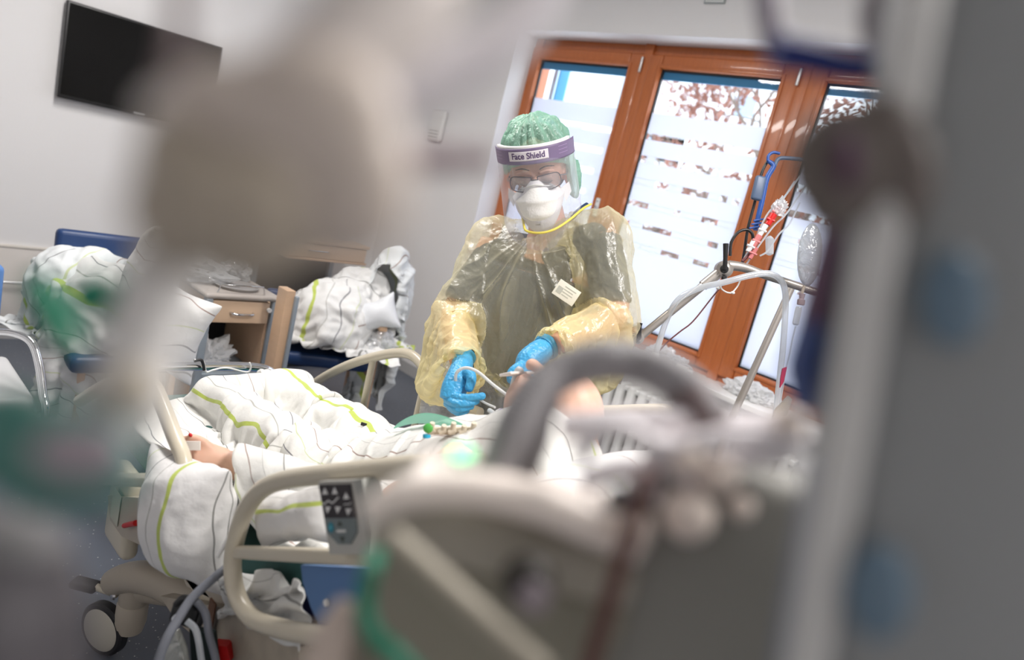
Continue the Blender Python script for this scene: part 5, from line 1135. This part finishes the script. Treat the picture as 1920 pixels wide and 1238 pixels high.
o = MB().tube([P(x, y, 1.42) for x, y in ((415, 1240), (440, 1248), (452, 1230), (455, 1216))], .006).build('black_hook', M_blk); tag(o, 'small black hook under the bed next to the red piece', 'hook')
t = thing('bedside_cable', 'white cable running down inside the near siderail', 'cable', P(405, 1040, 1.34)); MB().tube([P(x, y, 1.34) for x, y in ((450, 960), (440, 985), (425, 1015), (408, 1045))], .004).build('cable', M_sill, t)
# ================================================================== OUT OF FOCUS EQUIPMENT NEAR THE CAMERA
K = .68; P_far = P; MB_far = MB
def P(px, py, d_): return P_far(px, py, d_*K)
def sc(r_): return [q*K for q in r_] if hasattr(r_, '__len__') else r_*K
class MB(MB_far):
    def tube(s, pts, r, **k): return MB_far.tube(s, pts, sc(r), **k)
    def ell(s, c, r, A=None, **k): return MB_far.ell(s, c, sc(r), A, **k)
    def lathe(s, prof, o, axis=(0, 0, 1), **k): return MB_far.lathe(s, [(a*K, b*K) for a, b in prof], o, axis, **k)
M_ven = mat('ventilator_shell', (.40, .37, .31), .5); M_vfront = mat('ventilator_front', (.25, .235, .185), .5); M_toplit = mat('ventilator_highlight', (.93, .84, .77), .35); M_grh = mat('grey_hose', (.27, .26, .27), .5)
A = [RH, FH, UZ]
v0 = P(700, 925, .44); base = v0.copy()
t = thing('ventilator', 'large beige ventilator housing on a column in the near foreground', 'ventilator', (base[0]+RH[0]*.12, base[1]+RH[1]*.12, 0))
W_, D_2, Hh = .26*K, .085*K, .34*K
cen = v0+RH*W_/2+FH*D_2/2-UZ*Hh/2
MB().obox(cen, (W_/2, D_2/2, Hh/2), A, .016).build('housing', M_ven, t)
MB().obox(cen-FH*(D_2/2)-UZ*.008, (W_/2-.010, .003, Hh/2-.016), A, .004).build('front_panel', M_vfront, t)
MB().obox(v0+RH*W_/2+FH*D_2/2+UZ*.003, (W_/2-.012, D_2/2-.010, .005), A, .004).build('lit_top', M_toplit, t, label='top face with its lit tone painted in')  # brightness of the lit top put into the colour of this plate
MB().tube([P(690, 962, .44), P(770, 925, .44), P(880, 918, .44), P(1000, 940, .44), P(1110, 985, .44), P(1200, 1030, .44)], [.008, .011, .012, .013, .013, .010], seg=16).build('top_edge_highlight', M_toplit, t)  # pale tube paints in the pink highlight along the top edge
MB().tube([P(735, 1005, .40), P(1020, 1260, .385)], .0065).build('front_rail', mat('rail_beige', (.34, .31, .25), .5), t)
t9 = thing('monitor_case', 'dull grey equipment case between the ventilator and the pump tower', 'case', P(1400, 1250, .5))
MB().obox(P(1395, 1130, .47), (.085*K, .09*K, .03*K), [CX*.97-CY*.24, CY*.97+CX*.24, -FW], .012).build('case', mat('olive_grey_case', (.23, .225, .205), .55), t9); MB().tube([P(1395, 1200, .48), P(1395, 1500, .5), (P(1395, 1500, .5)[0], P(1395, 1500, .5)[1], 0)], .03, n=3).build('stand', M_base, t9)
MB().lathe([(.016, 0), (.016, .006), (.013, .012), (.008, .013)], P(990, 1085, .42), -FH).build('dial', mat('dial_dark', (.05, .045, .04), .5), t); MB().lathe([(.010, 0), (.009, .004)], P(1000, 1120, .405), -FH).build('dial_cap', mat('mauve_plastic', (.30, .26, .29), .4), t)
MB().obox(P(1150, 1100, .41), (.003, .003, .05), [RH, FH, UZ], .001).build('cable_duct', mat('maroon_plastic', (.12, .05, .04), .5), t)
MB().tube([cen-UZ*Hh/2, (cen[0], cen[1], .06)], .03).build('column', M_base, t); MB().lathe([(.16, 0), (.16, .03), (.05, .06)], (cen[0], cen[1], .0), seg=32).build('foot', M_base, t)
g_ = MB().ell(P(866, 851, .46), (.0082, .0045, .005), [CX, CY, -FW]).build('status_lamp', mat('green_lamp', (.2, .9, .5), .4, emis=(.25, 1, .50), estr=1.6), t, label='glowing green lamp')
MB().tube([P(866, 862, .46), P(866, 900, .46)], .004).build('lamp_stem', M_ven, t)
t = thing('gas_hose', 'dark green hose curving past the left side of the ventilator', 'hose', P(690, 1150, .38))
MB().tube([P(x, y, dd_) for x, y, dd_ in ((706, 1040, .42), (692, 1085, .40), (684, 1140, .39), (700, 1190, .385), (745, 1232, .38), (800, 1290, .38))], .0052).build('hose', mat('green_hose', (.0, .16, .09), .4), t)
o = MB().tube([P(600, 1300, .45), P(622, 1200, .45), P(650, 1130, .45)], [.016, .012, .006]).build('sensor_plug', mat('pinkish_plug', (.55, .46, .40), .5)); tag(o, 'pale blurred plug left of the ventilator at the bottom edge', 'plug')
t = thing('breathing_hose', 'grey corrugated breathing hose arching over the ventilator toward the patient', 'hose', P(920, 890, .46))
def corrugated(pts_, r_, name, m_, par):
    p_, r2 = catmull([np.array(q) for q in pts_], [r_]*len(pts_), 14); rr = [r_*(1+.06*(k % 2)) for k in range(len(p_))]
    return MB().tube(p_, rr, seg=20, smooth=False).build(name, m_, par)
corrugated([P(x, y, dd_) for x, y, dd_ in ((925, 905, .47), (948, 850, .475), (972, 790, .48), (1010, 730, .49), (1060, 695, .50), (1130, 677, .50), (1200, 682, .50), (1262, 712, .49), (1305, 752, .48), (1335, 800, .47))], .0145, 'inspiratory_hose', M_grh, t)
corrugated([P(x, y, dd_) for x, y, dd_ in ((965, 880, .50), (990, 820, .50), (1000, 770, .50), (1020, 735, .50))], .0155, 'expiratory_hose', M_grh, t)
MB().lathe([(.016, 0), (.018, .006), (.018, .03), (.012, .04)], P(1335, 815, .47), P(1305, 752, .48)-P(1335, 800, .47)).build('hose_cuff', mat('mauve_brown', (.16, .12, .12), .5), t)
t = thing('cable_bundle', 'pale tangled cables with balls for blurred highlights behind the ventilator top', 'cable', P(1300, 900, .44))
M_lil = mat('pale_lilac_cable', (.78, .74, .76), .35)
for k, pts_ in enumerate((((1080, 860), (1150, 800), (1250, 840), (1350, 820), (1520, 830)), ((1180, 940), (1240, 850), (1300, 900), (1380, 860), (1480, 850)), ((1090, 900), (1200, 880), (1260, 960), (1330, 930), (1360, 850)), ((1300, 980), (1290, 900), (1230, 820)), ((1050, 800), (1200, 790), (1400, 800), (1500, 790)))):
    MB().tube([P(x, y, .43+.01*k) for x, y in pts_], .0062+.0009*k, seg=10).build('cable', M_lil, t)
for x, y, r_ in ((1350, 890, .012), (1185, 990, .013), (1290, 965, .016), (1390, 950, .008), (1290, 860, .010), (1480, 790, .010)): MB().ell(P(x, y, .43), (r_, r_, r_)).build('connector', mat('peach_bokeh', (.85, .74, .66), .35), t)  # peach balls stand in for pink out-of-focus highlights
MB().lathe([(.007, -.002), (.007, .002)], P(1158, 935, .41), -FW).build('dark_port', M_dark, t)
# upper left: circuit support with hoses, very near the lens
M_tan = mat('tan_housing', (.34, .295, .24), .5); M_pal = mat('pale_hose', (.66, .61, .58), .5)
t = thing('humidifier_head', 'large tan blurred humidifier head hanging in the upper left foreground', 'humidifier', P(450, 330, .20))
mb = MB().ell(P(400, 390, .20), (.024, .019, .016), [CX, CY, -FW]).ell(P(470, 400, .20), (.020, .022, .014), [CX, CY, -FW]).ell(P(340, 300, .20), (.012, .013, .012), [CX, CY, -FW]).ell(P(330, 430, .20), (.010, .013, .012), [CX, CY, -FW])
fused('housing', mb, M_tan, t, voxel=.001, smooth=8)
mb = MB().ell(P(570, 235, .205), (.028, .024, .014), [CX, CY, -FW]).ell(P(650, 340, .205), (.019, .024, .012), [CX, CY, -FW]).ell(P(440, 200, .205), (.022, .014, .012), [CX, CY, -FW])
fused('pale_cover', mb, mat('pinkish_cover', (.52, .455, .405), .5), t, voxel=.001, smooth=8)
MB().ell(P(310, 205, .20), (.0065, .0060, .006), [CX, CY, -FW]).build('port_cap', M_pal, t)
MB().tube([P(480, 300, .215), P(620, 120, .22), P(760, -20, .23), P(900, -260, .25)], [.014, .017, .018, .016], seg=18).build('support_stem', M_pal, t)
MB().tube([P(600, 200, .235), P(800, 150, .25), P(960, 60, .26), P(1080, -120, .27)], [.012, .011, .009, .008], seg=16).build('side_hose', mat('pale_lilac_hose', (.68, .65, .68), .5), t)
MB().tube([P(300, 200, .20), P(330, 110, .205), P(340, -20, .21), P(350, -200, .22)], [.003, .003, .003, .003], seg=12).build('thin_cable', mat('mauve_brown'), t)
MB().tube([P(560, 330, .24), P(720, 300, .27), P(830, 298, .28), P(925, 300, .285)], [.006, .0058, .0055, .004], seg=14).build('temperature_probe', mat('mauve_grey'), t)
MB().tube([P(560, 440, .24), P(640, 400, .24), P(660, 250, .24), P(630, 150, .24)], .010, seg=14).build('side_hose', mat('cream_hose', (.62, .54, .47), .5), t)
# left edge
M_gre = mat('green_connector', (.0, .19, .11), .5); M_tea = mat('teal_bag', (.05, .17, .145), .55)
t = thing('resuscitation_bag', 'blurred teal green breathing bag at the lower left edge', 'bag', P(100, 860, .24))
mb = MB().ell(P(110, 858, .24), (.028, .019, .014), [CX*.97-CY*.2, CY*.97+CX*.2, -FW]).ell(P(20, 820, .24), (.018, .017, .012), [CX, CY, -FW]); fused('bag', mb, M_tea, t, voxel=.001, smooth=5)
MB().ell(P(150, 850, .212), (.015, .009, .004), [CX, CY, -FW]).build('valve', mat('mauve_plastic'), t)
MB().tube([P(-30, 1000, .24), P(-60, 1120, .24), P(-60, 1300, .24)], [.026, .034, .036], seg=20).build('reservoir', mat('warm_grey_plastic', (.05, .046, .052), .5), t)
t = thing('catheter_mount', 'pale blurred hose dropping through the left foreground with green connector', 'hose', P(250, 700, .26))
MB().tube([P(330, 480, .26), P(290, 560, .26), P(262, 660, .26), P(235, 760, .26), P(170, 820, .25)], [.011, .012, .013, .015, .010], seg=18).build('hose', mat('pale_grey_hose', (.60, .59, .58), .5), t)
MB().ell(P(250, 730, .245), (.010, .008, .006), [CX, CY, -FW]).build('cream_joint', mat('cream_joint_plastic', (.55, .50, .42), .5), t)
MB().ell(P(188, 556, .26), (.0125, .0095, .007), [CX, CY, -FW]).build('green_connector', M_gre, t)
MB().tube([P(62, 520, .30), P(90, 575, .30), P(112, 620, .30), P(150, 655, .30)], [.005, .0065, .0065, .004], seg=12).build('green_strap', mat('green_strap_film', (.0, .15, .08), .6), t)
MB().tube([P(188, 556, .27), P(240, 600, .27), P(262, 660, .262)], .003, seg=10).build('connector_stem', M_gre, t)
# right: infusion tower close to the camera
M_tow = mat('tower_grey', (.25, .26, .265), .6); M_light = mat('light_profile', (.55, .55, .54), .5)
t = thing('infusion_tower', 'tall blurred grey infusion pump tower filling the right edge', 'tower', P(1760, 1100, .34))
TA = [CX*.985-CY*.17, CY*.985+CX*.17, -FW]
MB().obox(P(1835, 620, .33), (.062*K, .20*K, .03*K), TA, .012).build('pump_rack', M_tow, t)
MB().obox(P(1618, 620, .30), (.0085*K, .20*K, .008*K), TA, .005).build('mast', M_light, t)
cb = P(1835, 1500, .36); MB().tube([P(1835, 1150, .35), cb, (cb[0], cb[1], .05)], .035, n=3).build('column', M_tow, t)
MB().lathe([(.16, 0), (.16, .03), (.04, .05)], (cb[0], cb[1], 0), seg=32).build('foot', M_base, t)
MB().obox(P(1790, 1120, .33), (.075*K, .06*K, .02*K), TA, .01).build('lower_pump', mat('blue_grey_housing', (.17, .19, .235), .6), t)
for px, py in ((1790, 560), (1650, 1110)):
    MB().ell(P(px, py, .29), (.014, .020, .004), [CX, CY, -FW]).build('pump_window', mat('slate_blue_display', (.10, .16, .22), .4), t)
t2 = thing('syringe_pump', 'dark plum and blue blurred syringe pump on the left of the tower', 'pump', P(1540, 600, .34))
MB().prism([P(*q_, .345) for q_ in ((1568, 420), (1620, 420), (1600, 620), (1520, 610))], FW*.014).build('plum_body', mat('plum_plastic', (.07, .02, .06), .5), t2)
MB().prism([P(*q_, .345) for q_ in ((1522, 600), (1600, 600), (1580, 790), (1515, 780), (1496, 690))], FW*.014).build('blue_body', mat('blue_body_plastic', (.03, .06, .2), .5), t2)
MB().tube([P(1550, 700, .35), P(1600, 720, .33)], .006).build('mount_clamp', M_base, t2)
t3 = thing('blood_warmer', 'brown blurred rounded device hanging at the upper left of the tower', 'device', P(1600, 420, .30))
mb = MB().ell(P(1585, 310, .30), (.025, .026, .012), [CX, CY, -FW]).ell(P(1650, 240, .30), (.018, .014, .012), [CX, CY, -FW]).ell(P(1560, 390, .30), (.012, .010, .010), [CX, CY, -FW]).ell(P(1690, 330, .3), (.014, .024, .012), [CX, CY, -FW]); fused('housing', mb, mat('brown_grey_housing', (.12, .10, .09), .5), t3, voxel=.001, smooth=6)
MB().ell(P(1588, 300, .283), (.0045, .012, .004), [CX*.95+CY*.1, CY, -FW]).build('dark_slot', mat('plum_plastic'), t3)
MB().tube([P(1650, 250, .305), P(1600, 720, .335)], .004).build('hanger', M_base, t3)
t4 = thing('blue_clamp', 'blurred navy blue clamp bar across the upper right foreground', 'clamp', P(1560, 110, .36))
MB().tube([P(1450, 95, .36), P(1520, 108, .36), P(1600, 125, .36), P(1720, 128, .36), P(1800, 130, .36)], [.009, .0085, .008, .007, .007], seg=14).build('clamp_bar', mat('navy_clamp', (.005, .02, .17), .4), t4)
MB().tube([P(1452, 90, .37), P(1440, 0, .38), P(1430, -120, .40)], [.006, .007, .007], seg=12).build('hanging_hose', mat('mauve_hose', (.20, .17, .22), .5), t4)
MB().tube([P(1660, 110, .37), P(1650, 0, .38), P(1690, -120, .40)], [.009, .011, .011], seg=12).build('hanging_hose', mat('grey_mauve_hose', (.22, .20, .21), .5), t4)
